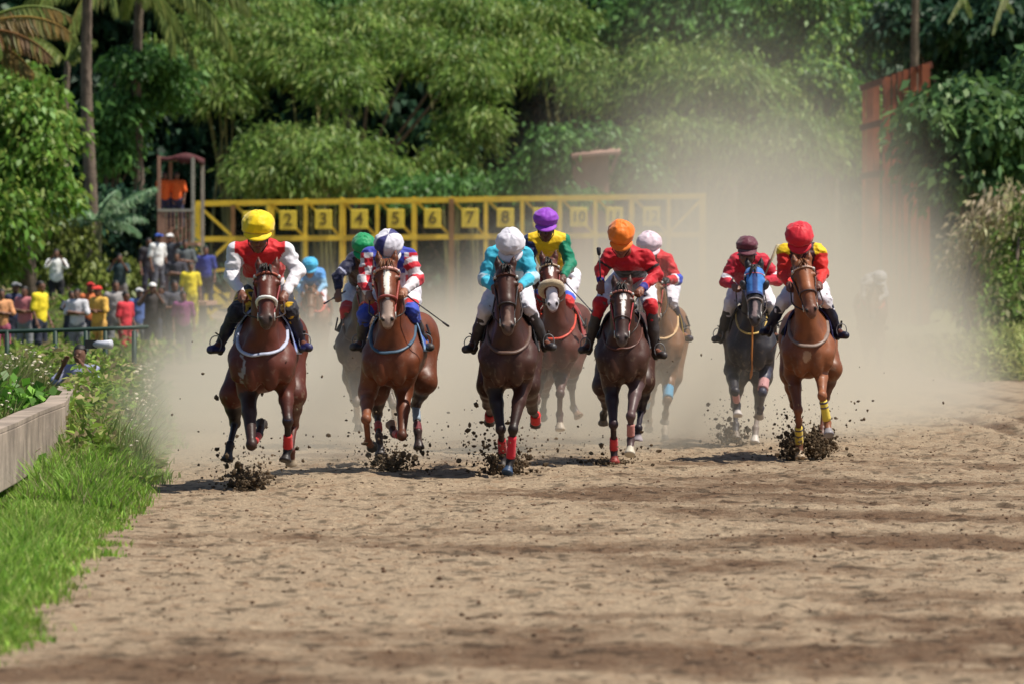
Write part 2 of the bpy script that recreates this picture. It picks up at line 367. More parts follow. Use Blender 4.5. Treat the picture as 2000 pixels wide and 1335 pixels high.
# ---- grass on the verge
def blades(n, x0f, y0, y1, h0, h1, cols, wdt=.006, xr=(0, 1), seed=1, dens=None):
    yy = RNG.uniform(0, 1, n) ** 1.0 * (y1 - y0) + y0; e = edgeX(yy); u = RNG.uniform(xr[0], xr[1], n)
    xx = e + u
    ed = fbm(yy * 1.3, xx * 0 + seed, o=3, seed=seed) * .22 + RNG.normal(0, .07, n); keep = xx < e + ed
    keep &= (fbm(xx * 2.2, yy * 1.3, o=2, seed=seed + 5) > (dens if dens is not None else -1))
    xx, yy = xx[keep], yy[keep]; n = len(xx); z = hgt(xx, yy) - .01
    h = RNG.uniform(h0, h1, n) * (1 + .5 * fbm(xx * 1.5, yy * .8, o=2, seed=seed + 9)) * np.clip((e[keep] + .25 - xx) / .6, .35, 1) * np.where((yy < 54) & (e[keep] - xx > .8), .45, 1)
    a = RNG.uniform(0, 2 * PI, n); lean = RNG.uniform(.1, .75, n) * h
    d = np.stack([np.cos(a), np.sin(a), 0 * a], -1); s = np.stack([-np.sin(a), np.cos(a), 0 * a], -1); s = s * .5 + RNG.normal(0, .5, (n, 3)) * np.array([1, 1, 0])
    p0 = np.stack([xx, yy, z], -1); p1 = p0 + d * lean[:, None] * .35 + np.array([0, 0, 1]) * h[:, None] * .6; p2 = p0 + d * lean[:, None] + np.array([0, 0, 1]) * h[:, None] * .95
    w = wdt * RNG.uniform(.7, 1.4, n)[:, None]
    V = np.stack([p0 - s * w, p0 + s * w, p1 + s * w * .9, p1 - s * w * .9, p2 + s * w * .15, p2 - s * w * .15], 1)
    b = (np.arange(n) * 6)[:, None]; Q = np.concatenate([b + np.array([[0, 1, 2, 3]]), b + np.array([[3, 2, 4, 5]])])
    ci = RNG.integers(0, len(cols), n); c = np.array(cols)[ci] * RNG.uniform(.7, 1.3, n)[:, None]
    return V.reshape(-1, 3), Q, np.repeat(c, 6, 0)
def merge(parts):
    V, Q, Cc = [], [], []; b = 0
    for v, q, c in parts: V.append(v); Q.append(q + b); Cc.append(c); b += len(v)
    return np.concatenate(V), np.concatenate(Q), np.concatenate(Cc)
GC = [(.23, .42, .055), (.29, .48, .065), (.17, .34, .045), (.40, .48, .14)]
parts = [blades(95000, 0, 27, 50, .07, .2, GC, .006, (-1.5, .35), 41), blades(70000, 0, 44, 66, .12, .36, GC[:3] + [(.28, .28, .12)], .008, (-1.3, .3), 43)]
o = mk('grass', *[merge(parts)[i] for i in (0, 1)], GRASSM, None, merge(parts)[2]) if False else None
v_, q_, c_ = merge(parts); o = mk('grass', v_, q_, GRASSM, None, c_); tag(o, 'bright green grass on the verge along the left edge of the track', 'grass', kind='stuff')

def weedmass(n, y0, y1, xr, hf, leafl, cols, seed):
    yy = RNG.uniform(y0, y1, n); e = edgeX(yy); xx = e + RNG.uniform(xr[0], xr[1], n)
    base = hgt(xx, yy); top = hf(xx - e, yy) * (1 + .35 * fbm(xx * 1.4, yy * .6, o=2, seed=seed))
    z = base + top * RNG.uniform(0, 1, n) ** .6
    d = RNG.normal(0, 1, (n, 3)) * np.array([1, 1, .6]) + np.array([0, 0, .35]); ci = RNG.integers(0, len(cols), n)
    c = np.array(cols)[ci] * RNG.uniform(.65, 1.35, n)[:, None]
    return leafset(np.stack([xx, yy, z], -1), d, leafl * RNG.uniform(.6, 1.4, n), leafl * .17 * RNG.uniform(.7, 1.4, n), .2, c)
WC = [(.18, .30, .045), (.24, .36, .05), (.30, .33, .10), (.13, .23, .04), (.38, .31, .17)]
parts = [weedmass(46000, 50, 92, (-2.0, .05), lambda dx, y: np.clip(-dx / .5, .1, 1) * np.where(((y < 54) & (dx < -.7)) | ((y < 73) & (dx < -1.0)), .3, 1) * np.interp(y, [50, 56, 64, 75, 92], [.25, .6, .75, .72, .45]), .13, WC, 51),
         weedmass(9000, 42, 52, (-2.6, -1.25), lambda dx, y: np.full_like(dx, .22), .10, WC, 52),
         blades(24000, 0, 52, 90, .22, .6, [(.16, .22, .05), (.30, .28, .13), (.12, .2, .04)], .007, (-1.9, 0), 53)]
v_, q_, c_ = merge(parts); o = mk('weeds', v_, q_, GRASSM, None, c_); tag(o, 'tall tangled weeds growing beside and beyond the concrete wall', 'weeds', kind='stuff')
# flower heads
n = 1100; yy = RNG.uniform(52, 90, n); xx = edgeX(yy) + RNG.uniform(-1.9, -.1, n); zz = hgt(xx, yy) + np.interp(yy, [52, 60, 75, 90], [.3, .5, .6, .45]) * RNG.uniform(.5, 1.1, n)
clods('flower_heads', np.stack([xx, yy, zz], -1), RNG.uniform(.008, .022, n)[:, None] * np.array([1.3, 1, .7]), np.array([.75, .68, .52]) * RNG.uniform(.7, 1.1, (n, 1)), mat('petal', rough=.7, vc=True), 'small pale flower heads scattered through the tall weeds', 'flowers')
# far verge, both sides and the bank
def patch(n, xr, yr, h, cols, l=.22, seed=1):
    xx = RNG.uniform(*xr, n); yy = RNG.uniform(*yr, n); z = hgt(xx, yy) + h * RNG.uniform(0, 1, n) * (1 + .6 * fbm(xx * .7, yy * .3, o=2, seed=seed))
    c = np.array(cols)[RNG.integers(0, len(cols), n)] * RNG.uniform(.6, 1.3, n)[:, None]
    return leafset(np.stack([xx, yy, z], -1), RNG.normal(0, 1, (n, 3)) * np.array([1, 1, .5]) + np.array([0, 0, .7]), l * RNG.uniform(.6, 1.3, n), l * .16, .15, c)
v_, q_, c_ = merge([patch(26000, (-17, -6.6), (90, 150), .4, WC, seed=61), patch(30000, (7.6, 14), (96, 120), .38, [(.34, .38, .12), (.40, .42, .15), (.26, .34, .09)], seed=62)])
o = mk('rough_grass', v_, q_, GRASSM, None, c_); tag(o, 'rough long grass on the far banks either side of the track', 'grass', kind='stuff')

# ---- concrete wall panels on the left
CONC = mat('concrete', (.31, .25, .20), rough=.95, var=.55, vscale=2.6, bump=.8, bscale=22)
wl = [(-4.0, 38.5), (-4.08, 42.6), (-4.16, 46.6), (-4.28, 50.4), (-4.34, 54.0), (-4.72, 60.0), (-5.0, 66.5)]
w = thing('retaining_wall', (-4.2, 46, 0), 'low tan concrete panel wall holding back the leafy plants on the left', 'wall')
for i in range(len(wl) - 1):
    a, b = np.array(wl[i]), np.array(wl[i + 1]); d = b - a; L = np.linalg.norm(d); rz = math.atan2(d[1], d[0]); m = MB(); c = (a + b) / 2 - np.array([-4.2, 46])
    m.box((c[0], c[1], .385), (L - .04, .12, .47), rz); o = m.build('panel', CONC, w, smooth=False)
    bv = o.modifiers.new('b', 'BEVEL'); bv.width = .012; bv.segments = 2
    m = MB(); m.box((c[0] - .04, c[1], .64), (L + .01, .2, .035), rz); o = m.build('coping', CONC, w, smooth=False)
m = MB()
for i in range(len(wl) - 1):
    a, b = np.array(wl[i]), np.array(wl[i + 1]); d = b - a; L = np.linalg.norm(d); c = (a + b) / 2 - np.array([-4.2, 46])
    m.box((c[0] - .16, c[1], .12), (L, .16, .3), math.atan2(d[1], d[0]))
m.build('shadow_gap_soil', mat('shadow_black_soil', (.03, .022, .016), rough=1, bump=1, bscale=20), w, smooth=False)  # recessed soil, coloured near black to paint the shadow gap under the panels

# leafy plants on top of the bed
def broadplant(name, loc, R_, H_, nl, ll, cols, label, cat='plant', group=None, flat=1.0, parent=None):
    t = thing(name, loc, label, cat, group)
    st = MB(); rn = random.Random(int(abs(loc[0] * 991 + loc[1] * 77)))
    for k_ in range(7):
        a = rn.uniform(0, 2 * PI); r = rn.uniform(.2, .8) * R_; st.tube([(0, 0, -.05), (math.cos(a) * r * .4, math.sin(a) * r * .4, H_ * .5), (math.cos(a) * r, math.sin(a) * r, H_ * .9)], [.02 * H_, .013 * H_, .005], n=5)
    st.build('stem', BARK, t)
    d = RNG.normal(0, 1, (nl, 3)); d[:, 2] = np.abs(d[:, 2]); d /= np.linalg.norm(d, axis=1, keepdims=True)
    r = RNG.uniform(.35, 1, nl)[:, None] ** .5; p = d * r * np.array([R_, R_ * flat, H_]) * (1 + .25 * fbm(d[:, 0] * 3 + loc[0], d[:, 1] * 3, d[:, 2] * 3, o=2)[:, None])
    c = np.array(cols)[RNG.integers(0, len(cols), nl)] * RNG.uniform(.7, 1.3, nl)[:, None]
    v, q, c = leafset(p, d * .6 + RNG.normal(0, .5, (nl, 3)), ll * RNG.uniform(.6, 1.3, nl), ll * .3, .25, c, nrm=np.array([[0, -.3, 1.0]]))
    mk('foliage', v, q, LEAF, t, c); return t
PG = [(.14, .34, .04), (.2, .42, .05), (.11, .25, .04)]
for i, (px, py, Y, R_, H_, lb) in enumerate([(5, 812, 49.5, .42, .40, 'bright green leafy plant spilling over the wall top at the frame edge'), (68, 790, 53, .42, .36, 'low green plant on the wall bed right of the edge plant'), (15, 765, 57, .6, .5, 'bushy green plant behind the wall plants at the frame edge'),
                                             (110, 752, 60, .45, .36, 'yellowish weed clump left of the crouching photographer'), (25, 715, 70, .6, .35, 'green weed clump below the rail at the frame edge'), (95, 705, 74, .6, .3, 'tufty weed clump below the dark green rail')]):
    p = W(px, py, Y); broadplant('leafy_plant', (p[0], p[1], gz(p[0], p[1]) + .0), R_, H_, 700, .16, PG if i < 3 else WC, lb, group='plants in the walled bed')

# ---- green rail
RAILM = mat('green_paint', (.007, .035, .025), rough=.6, var=.3, vscale=6)
rl = thing('running_rail', W(150, 700, 80), 'dark green metal rail on posts in front of the spectators', 'rail')
o0 = np.array(rl.location)
m = MB(); m.tube([W(px, py, 80) - o0 for px, py in ((-60, 650), (0, 648), (120, 645), (210, 642), (290, 639))], .03, n=8); m.build('top_rail', RAILM, rl)
for px in (-40, 14, 108, 168, 206, 262):
    m = MB(); p = W(px, 646, 80) - o0; q = p.copy(); q[2] = -o0[2] - .05; m.tube([p, q], .036, n=8); m.build('post', RAILM, rl)

# ================================================================ starting gate
GY = mat('yellow_paint', (.85, .60, .05), rough=.55, var=.22, vscale=2.5, bump=.15)
RUST = mat('rust_frame', (.28, .15, .06), rough=.8, var=.3, vscale=3)
GD = 165.0; gs = FPX / GD
gt = thing('starting_gate', W(880, 531, GD) * np.array([1, 1, 0]), 'long yellow starting gate with numbered plates across the track', 'starting gate')
g0 = np.array(gt.location); G = lambda px, py, dy=0.0: np.array([(px - 1000) / FPX * GD, GD + dy, CAMH - (py - HOR) / FPX * GD]) - g0
postx = [386, 455, 525, 597, 667, 737, 808, 882, 949, 1020, 1094, 1163, 1235, 1306, 1375]
ty = lambda px: np.interp(px, [386, 640, 1375], [397, 389, 382]); my = lambda px: np.interp(px, [386, 1375], [467, 458])
for dy, nm in ((0, 'front'), (2.6, 'rear')):
    m = MB(); m.bar(G(382, ty(386), dy), G(1379, ty(1375), dy), .13); m.build('top_beam', GY, gt, smooth=False)
    m = MB(); m.bar(G(382, my(386), dy), G(1379, my(1375), dy), .14); m.build('middle_beam', GY, gt, smooth=False)
for i, px in enumerate(postx):
    m = MB(); top = G(px, ty(px) + 2, .0); bot = top.copy(); lowp = px in (386, 455, 597, 667, 882, 1375) or True
    bot[2] = .02; wpt = .15 if px in (882, 386) else .12
    m.bar(top, bot, wpt); m.build('post', RUST if px in (455, 882) else GY, gt, smooth=False)
    if i % 2 == 0:
        m = MB(); top = G(px, ty(px) + 2, 2.6); bot = top.copy(); bot[2] = .02; m.bar(top, bot, .1); m.build('rear_post', GY, gt, smooth=False)
    m = MB(); m.bar(G(px, ty(px), .07), G(px, ty(px), 2.53), .08); m.build('roof_bar', GY, gt, smooth=False)
for i in range(14):
    a, b = postx[i], postx[i + 1]; m = MB(); 
    if i in (0,): m.bar(G(a + 3, ty(a) + 6, -.03), G(b - 3, my(b) - 6, -.03), .085)
    elif i == 13: m.bar(G(b - 3, ty(b) + 6, -.03), G(a + 3, my(a) - 6, -.03), .085)
    else: m.bar(G(a + 4, ty(a) + 5, .03), G(b - 4, my(b) - 4, .03), .075)
    m.build('brace', GY, gt, smooth=False)
LETM = mat('black_paint', (.16, .12, .02), rough=.7, var=.3)
def number(txt, loc, size, parent):
    cu = bpy.data.curves.new('n', 'FONT'); cu.body = txt; cu.size = size; cu.extrude = .004; cu.align_x = 'CENTER'; cu.align_y = 'CENTER'; cu.offset = .006
    t = bpy.data.objects.new('n', cu); C.objects.link(t); dg = bpy.context.evaluated_depsgraph_get(); me = bpy.data.meshes.new_from_object(t.evaluated_get(dg))
    bpy.data.objects.remove(t); me.materials.clear(); o = link('number', me, LETM, parent); o.location = tuple(loc); o.rotation_euler = (PI / 2, 0, 0); return o
for kx, nb_ in zip((491, 563, 632, 702, 773, 845, 918, 987, 1058, 1130, 1200, 1272), range(1, 13)):
    cyy = (ty(kx) + my(kx)) / 2 + 2; p = G(kx, cyy, -.1)
    m = MB(); m.box((0, 0, 0), (.5, .035, .56)); pl = m.build('number_plate', mat('plate_yellow', (.90, .70, .07), rough=.5, var=.12), gt, smooth=False); pl.location = tuple(p)
    bv = pl.modifiers.new('b', 'BEVEL'); bv.width = .012
    number(str(nb_), (0, -.024, 0), .5 if nb_ < 10 else .42, pl)
# left end frame
for (p, q) in (((386, 530), (455, 527)), ((386, 600), (455, 598)), ((388, 530), (452, 470)), ((388, 532), (452, 596)), ((388, 600), (430, 640))):
    m = MB(); m.bar(G(*p, -.04), G(*q, -.04), .1); m.build('end_brace', GY, gt, smooth=False)
m = MB(); c = [G(389, 575, -.09), G(450, 572, -.09), G(446, 590, -.09), G(396, 628, -.09)]; c2 = [p + np.array([0, .04, 0]) for p in c]
m.add(c + c2, [(0, 3, 2, 1), (4, 5, 6, 7), (0, 1, 5, 4), (1, 2, 6, 5), (2, 3, 7, 6), (3, 0, 4, 7)]); m.build('end_panel', mat('plate_yellow'), gt, smooth=False)
for i in range(1, 14):
    m = MB(); px = postx[i]; m.bar(G(px, 545, .12), G(px, 545, 2.5), .07); m.bar(G(px, 600, .12), G(px, 600, 2.5), .07); m.build('stall_rail', GY, gt, smooth=False)

# ================================================================ marshals' tower
TY = 150.0; tw = thing('watch_tower', W(350, 531, TY) * np.array([1, 1, 0]), 'tall thin watch tower with a dark red canopy behind the gate', 'tower')
t0 = np.array(tw.location); TW = lambda px, py, dy=0.0: np.array([(px - 1000) / FPX * TY, TY + dy, CAMH - (py - HOR) / FPX * TY]) - t0
PINKW = mat('faded_timber', (.42, .24, .17), rough=.8, var=.25, vscale=3); PALE = mat('pale_post', (.42, .40, .33), rough=.7, var=.2)
CAN = mat('canopy_cloth', (.10, .025, .03), rough=.8, var=.2, bump=.3)
for (px, dy, y0) in ((311, 0, 305), (377, 0, 308), (328, 1.2, 315), (391, 1.2, 320)):
    p = TW(px, y0, dy); q = p.copy(); q[2] = 0.9; m = MB(); m.bar(p, q, .09); m.build('corner_post', PALE if px > 350 else PINKW, tw, smooth=False)
V = []; nn = 9
for j in range(2):
    for i in range(nn):
        u = i / (nn - 1); px = 307 + 74 * u + j * 14; z = 303 + 4 * math.sin(u * PI * 2) + j * 6
        V.append(TW(px, z, j * 1.25))
for i in range(nn):
    u = i / (nn - 1); V.append(TW(307 + 74 * u, 303 + 4 * math.sin(u * PI * 2) + 8 + 13 * max(0, math.sin((u - .5) * PI * 2)) ** .8 + (1 if i % 2 else 0), -.01))
for j in (0, 1):
    i = nn - 1
V += [TW(395, 309, 1.25), TW(395, 322, 1.26), TW(381, 312, 0.0)]
Q = [(i, i + 1, nn + i + 1, nn + i) for i in range(nn - 1)] + [(i, 2 * nn + i, 2 * nn + i + 1, i + 1) for i in range(nn - 1)] + [(nn - 1, 3 * nn + 2, 3 * nn + 1, 3 * nn)]
o = mk('canopy', V, Q, CAN, tw); sm = o.modifiers.new('s', 'SOLIDIFY'); sm.thickness = .02
m = MB(); c = (TW(345, 477, .6)); m.box(c, (1.15, 1.35, .08)); m.build('platform', PINKW, tw, smooth=False)
m = MB(); m.bar(TW(308, 411, -.02), TW(380, 411, -.02), .07); m.build('handrail', PALE, tw, smooth=False)
for i in range(10):
    m = MB(); px = 312 + 66 * i / 9; m.bar(TW(px, 413, -.02), TW(px, 474, -.02), .045 if i != 1 else .12, .03); m.build('baluster', PINKW, tw, smooth=False)

# ================================================================ rust-red screen, shed
RUSTR = mat('rusty_steel', (.33, .095, .045), rough=.8, var=.6, vscale=1.2, bump=.4, bscale=12, coord='Object')
RY = 138.0; rs = thing('steel_screen', W(1750, 531, RY) * np.array([1, 1, 0]), 'tall rust red steel screen of upright sheets on the right', 'screen'); r0 = np.array(rs.location)
RW = lambda px, py, dy: np.array([(px - 1000) / FPX * (RY + dy), RY + dy, CAMH - (py - HOR) / FPX * (RY + dy)]) - r0
cols_ = [(1687, 172, 9, .09), (1698, 170, 7.5, .17), (1711, 164, 7, .17), (1726, 156, 3.5, .07), (1733, 151, 3, .15), (1746, 146, 2.6, .1), (1757, 141, 2, .11), (1769, 137, 1.5, .13), (1784, 132, 1.2, .15), (1796, 128, .6, .08), (1808, 126, 0, .19)]
for i, (px, pt, dy, wx) in enumerate(cols_):
    top = RW(px, pt, dy); m = MB(); m.box((top[0], top[1], top[2] / 2 + .3), (wx, .06 if i % 2 else .14, top[2] - .6)); m.build('upright_sheet', RUSTR, rs, smooth=False)
for py0, py1 in ((172, 128), (250, 215), (345, 325)):
    m = MB(); m.bar(RW(1684, py0, 7.1), RW(1815, py1, .1), .16); m.build('cross_beam', mat('rust_dark', (.12, .035, .02), rough=.85, var=.4, vscale=2), rs, smooth=False)
SY = 176.5; sh = thing('shed', W(1165, 531, SY) * np.array([1, 1, 0]), 'small pinkish sheet metal shed half lost among the trees', 'shed'); s0 = np.array(sh.location)
SW = lambda px, py, dy=0.0: np.array([(px - 1000) / FPX * SY, SY + dy, CAMH - (py - HOR) / FPX * SY]) - s0
SH = mat('pink_sheet', (.42, .25, .20), rough=.8, var=.2, vscale=2)
for i in range(9):
    px = 1122 + 8 * i; top = 303 - i * .6; m = MB(); a = SW(px, top, -.03 if i % 2 else 0); m.box((a[0], a[1], a[2] / 2), (.125, .05, a[2])); m.build('wall_sheet', SH, sh, smooth=False)
m = MB(); V = [SW(1118, 303, -.3), SW(1212, 295, -.3), SW(1196, 330, -.25), SW(1190, 303, .1), SW(1118, 297, 2), SW(1212, 290, 2)]
a, b = SW(1116, 303, -.3), SW(1212, 296, -.3); m.add([a, b, b + np.array([0, 2.4, .25]), a + np.array([0, 2.4, .25]), a - np.array([0, 0, .1]), b - np.array([0, 0, .1]), b + np.array([0, 2.4, .15]), a + np.array([0, 2.4, .15])], [(0, 1, 2, 3), (4, 7, 6, 5), (0, 4, 5, 1), (1, 5, 6, 2), (2, 6, 7, 3), (3, 7, 4, 0)]); m.build('roof', SH, sh, smooth=False)
m = MB(); m.bar(SW(1208, 300, -.2), SW(1192, 340, -.1), .12); m.build('roof_strut', SH, sh, smooth=False)
# ================================================================ trees
def lobe_leaves(lobes, per, ln, wd_, cols, down=.7, shell=.72, seed=0, side=.5):
    "foliage of drooping sprays on domed lobes: (cx,cy,cz,rx,ry,rz)"
    Ps, Ds, Cs, Ns = [], [], [], []
    for li, (cx, cyy, cz, rx, ry, rz) in enumerate(lobes):
        n = int(per * (rx * rz) ** .9); d = RNG.normal(0, 1, (n, 3)); d[:, 2] = np.where(d[:, 2] < -.35, -d[:, 2], d[:, 2]); d /= np.linalg.norm(d, axis=1, keepdims=True)
        lump = 1 + .8 * fbm(d[:, 0] * 2.4 + li * 7.1, d[:, 1] * 2.4 + seed, d[:, 2] * 2.4, o=3)[:, None]
        r = (shell + (1.05 - shell) * RNG.uniform(0, 1, n)[:, None] ** .7) * lump
        keep = fbm(d[:, 0] * 5 + li, d[:, 1] * 5, d[:, 2] * 5, o=2, seed=seed + 3) > -.15
        tw = d * r * np.array([rx, ry, rz]); 
        m_ = 5; kp = np.repeat(keep, m_)
        p = np.repeat(tw, m_, 0) + RNG.normal(0, .2, (n * m_, 3)) * np.array([1, 1, .8]); dd = np.repeat(d, m_, 0) * np.array([side * 1.3, side * 1.3, .25]) + np.array([0, 0, -down]) + RNG.normal(0, .45, (n * m_, 3))
        base = np.array(cols)[RNG.integers(0, len(cols), n)] * RNG.uniform(.7, 1.3, n)[:, None]
        c = np.repeat(base, m_, 0) * RNG.uniform(.85, 1.15, n * m_)[:, None]
        Ps.append((p + np.array([cx, cyy, cz]))[kp]); Ds.append(dd[kp]); Cs.append(c[kp]); Ns.append(np.repeat(d, m_, 0)[kp])
    P_, D_, C_, N_ = map(np.concatenate, (Ps, Ds, Cs, Ns)); n = len(P_)
    return leafset(P_, D_, ln * RNG.uniform(.6, 1.35, n), wd_ * RNG.uniform(.7, 1.3, n), .2, C_, nrm=N_)
CULM = mat('bamboo_culm', (.20, .19, .07), rough=.6, var=.3, vscale=3)
BAMC = [(.185, .31, .06), (.23, .355, .07), (.14, .255, .06), (.28, .35, .10)]
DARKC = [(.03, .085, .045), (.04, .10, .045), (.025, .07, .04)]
MIDC = [(.10, .24, .055), (.13, .28, .06), (.08, .19, .05)]
def bamboo(px, Y, lobes_px, label, cols=BAMC, per=520, ln=.30, wd_=.034, name='bamboo_clump', cat='bamboo', group='bamboo clumps behind the starting gate', nc=7, trunk=None):
    base = W(px, 531, Y) * np.array([1, 1, 0]); base[2] = gz(base[0], base[1]) if Y < 160 else 0; t = thing(name, base, label, cat, group)
    L = []
    for (lx_, ly_, rx_, ry_, dy) in lobes_px:
        c = W(lx_, ly_, Y + dy) - base; s = FPX / (Y + dy); L.append((c[0], c[1], c[2] - ry_ / s * .2, rx_ / s, rx_ / s * .8, ry_ / s))
    v, q, c = lobe_leaves(L, per, ln, wd_, cols, seed=int(px) % 97)
    mk('crown', v, q, LEAF, t, c)
    rn = random.Random(int(px))
    if trunk:
        m = MB(); top = L[0]; zz = max(l[2] for l in L)
        m.tube([(0, 0, -.2), (rn.uniform(-.2, .2), .2, zz * .4), (L[0][0] * .5, L[0][1] * .5 + .3, zz)], [trunk, trunk * .8, trunk * .4], n=10); m.build('trunk', BARK, t)
        for l in L[:6]:
            m = MB(); m.tube([(0, .1, zz * .4), (l[0] * .6, l[1] * .6, l[2] * .8), (l[0], l[1], l[2] + l[5] * .2)], [trunk * .3, trunk * .2, trunk * .08], n=6); m.build('limb', BARK, t)
    else:
        for k_ in range(nc):
            l = L[k_ % len(L)]; a = rn.uniform(0, 2 * PI); b0 = np.array([math.cos(a) * .5, math.sin(a) * .4, -.1]); tp = np.array([l[0] + rn.uniform(-.4, .4) * l[3], l[1] + rn.uniform(-.3, .3), l[2] + l[5] * .75])
            m = MB(); pts = [b0 + (np.array([tp[0], tp[1], tp[2] * 1.0]) - b0) * np.array([u ** 1.9, u ** 1.9, 1 - (1 - u) ** 1.5]) for u in np.linspace(0, 1, 8)]
            m.tube(pts, list(np.linspace(.055, .015, 8)), n=6); m.build('culm', CULM, t)
    return t
B = bamboo
B(420, 190, [(450, 70, 80, 55, 0), (395, 140, 120, 42, -1), (440, 190, 62, 55, -2), (330, 118, 60, 40, -1), (540, 20, 80, 40, 2)], 'light green bamboo clump arching over left of the yellow cap')
B(620, 188, [(620, 130, 110, 60, 0), (665, 175, 60, 62, -2), (560, 85, 70, 50, 1), (700, 60, 70, 50, 3)], 'light green bamboo plume high above the second number plate')
B(615, 184, [(625, 325, 150, 80, 0), (540, 350, 70, 55, -1), (700, 350, 75, 60, -1), (620, 280, 80, 40, 1)], 'broad low bamboo mound just above the gate plates two to five')
B(900, 189, [(890, 120, 95, 55, 0), (930, 165, 60, 50, -2), (800, 100, 70, 50, 1), (920, 40, 110, 55, 4), (780, 30, 90, 50, 5)], 'tall bamboo clump above the middle of the gate')
B(905, 187, [(915, 270, 55, 65, 0), (880, 330, 50, 50, -1), (950, 240, 40, 40, -1)], 'narrow hanging bamboo plume below the tall middle clump', nc=4)
B(880, 180, [(870, 372, 100, 28, 0), (780, 385, 60, 20, -1), (960, 375, 60, 26, 0)], 'low green bush directly behind the gate top above plates six and seven', cols=MIDC, ln=.24, wd_=.06, name='bush', cat='bush', group='bushes and small trees behind the gate', trunk=.06)
B(1120, 190, [(1100, 130, 90, 55, 0), (1175, 185, 65, 60, -2), (1040, 100, 60, 45, 1), (1080, 40, 80, 45, 3)], 'arching bamboo clump left of the small pink shed')
B(1100, 179, [(1082, 300, 45, 50, -2), (1050, 355, 60, 45, 0), (1165, 268, 60, 20, -1), (1248, 340, 40, 50, -2), (1130, 385, 40, 14, -4)], 'sparse shrubby tree around the pink shed', cols=MIDC, ln=.26, wd_=.07, name='small_tree', cat='tree', group='bushes and small trees behind the gate', trunk=.1)
B(1340, 188, [(1300, 130, 90, 50, 0), (1400, 170, 120, 60, -2), (1260, 190, 70, 50, -1), (1500, 200, 80, 60, -1), (1440, 115, 80, 45, 2)], 'wide bamboo clump behind the right end of the gate')
B(1370, 184, [(1340, 270, 110, 50, 0), (1450, 300, 90, 60, -1), (1250, 320, 60, 50, 0), (1550, 280, 80, 70, -2), (1640, 300, 60, 70, 0)], 'low dusty bamboo right of the gate under the wide clump')
B(1420, 196, [(1350, 50, 120, 60, 0), (1480, 60, 110, 60, -1), (1230, 60, 80, 60, 1), (1400, -30, 150, 60, 1)], 'big mid green tree rising out of the frame right of centre', cols=MIDC, ln=.26, wd_=.085, name='broadleaf_tree', cat='tree', group='tall trees behind the bamboo', trunk=.25)
B(1620, 190, [(1610, 80, 90, 70, 0), (1590, 170, 80, 60, -2), (1680, 30, 60, 60, 1), (1560, 0, 90, 60, 0), (1660, 220, 50, 50, -1)], 'mid green tree just left of the rust red screen', cols=BAMC[:3] + MIDC, ln=.26, wd_=.07, name='broadleaf_tree', cat='tree', group='tall trees behind the bamboo', trunk=.22)
B(700, 200, [(620, 20, 90, 45, 0), (740, -10, 120, 50, 0), (860, -20, 110, 60, 1), (1000, 30, 110, 60, -1), (1010, -30, 120, 50, 0)], 'mid green tree crown along the top above the middle gate plates', cols=MIDC, ln=.26, wd_=.085, name='broadleaf_tree', cat='tree', group='tall trees behind the bamboo', trunk=.25)
# left: creeper-covered trees
B(60, 128, [(40, 250, 90, 100, 0), (75, 370, 70, 90, -1), (5, 430, 60, 70, -2), (30, 180, 70, 50, 1), (-40, 330, 80, 130, 0), (-20, 500, 60, 50, -1)], 'creeper covered bright green tree at the far left edge', cols=[(.13, .28, .04), (.18, .33, .05), (.22, .30, .06)], per=620, ln=.22, wd_=.06, name='creeper_tree', cat='tree', group=None, trunk=.2)
B(215, 158, [(235, 230, 50, 60, 0), (220, 300, 40, 60, 0), (310, 190, 60, 40, 1), (290, 130, 70, 40, 0)], 'slender small tree between the palm trunks', cols=MIDC, ln=.26, wd_=.07, name='small_tree', cat='tree', group=None, trunk=.08)
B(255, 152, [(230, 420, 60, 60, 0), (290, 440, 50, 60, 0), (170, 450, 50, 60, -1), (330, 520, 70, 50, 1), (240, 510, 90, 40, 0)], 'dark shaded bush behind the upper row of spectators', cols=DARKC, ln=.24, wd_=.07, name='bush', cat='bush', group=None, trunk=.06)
B(120, 146, [(120, 470, 60, 50, 0), (60, 540, 60, 40, 0), (200, 540, 90, 26, 0), (270, 555, 70, 22, 0)], 'yellowish green bush behind the white T-shirted man', cols=[(.16, .21, .04), (.2, .24, .05)], ln=.2, wd_=.05, name='bush', cat='bush', group=None, trunk=.05)
# right trees
B(1900, 128, [(1880, 200, 80, 45, 0), (1960, 260, 80, 70, -1), (1840, 290, 70, 60, 0), (1900, 350, 90, 60, -1), (1990, 370, 60, 70, 0), (1820, 240, 55, 30, -1), (2040, 200, 80, 80, 1)], 'broad leaved tree beside the rust red screen on the right', cols=[(.08, .17, .055), (.10, .20, .07), (.14, .24, .07)], per=420, ln=.30, wd_=.085, name='broadleaf_tree', cat='tree', group=None, trunk=.2)
B(1985, 119, [(2000, 560, 60, 60, 0), (1965, 610, 38, 40, -1), (2030, 620, 50, 45, -1), (1990, 490, 45, 45, 1), (2040, 450, 70, 70, 1)], 'green bush at the right edge of the track', cols=[(.17, .28, .06), (.23, .33, .08), (.28, .28, .12)], ln=.2, wd_=.045, name='bush', cat='bush', group=None, trunk=.06)
B(1900, 124, [(1930, 455, 60, 50, 0), (1975, 420, 60, 60, 0), (1890, 520, 45, 60, 1), (1920, 600, 50, 50, 1)], 'dry brownish bush behind the green one on the right', per=330, cols=[(.42, .35, .22), (.35, .35, .18), (.48, .4, .28)], ln=.22, wd_=.04, name='bush', cat='bush', group=None, trunk=.06)
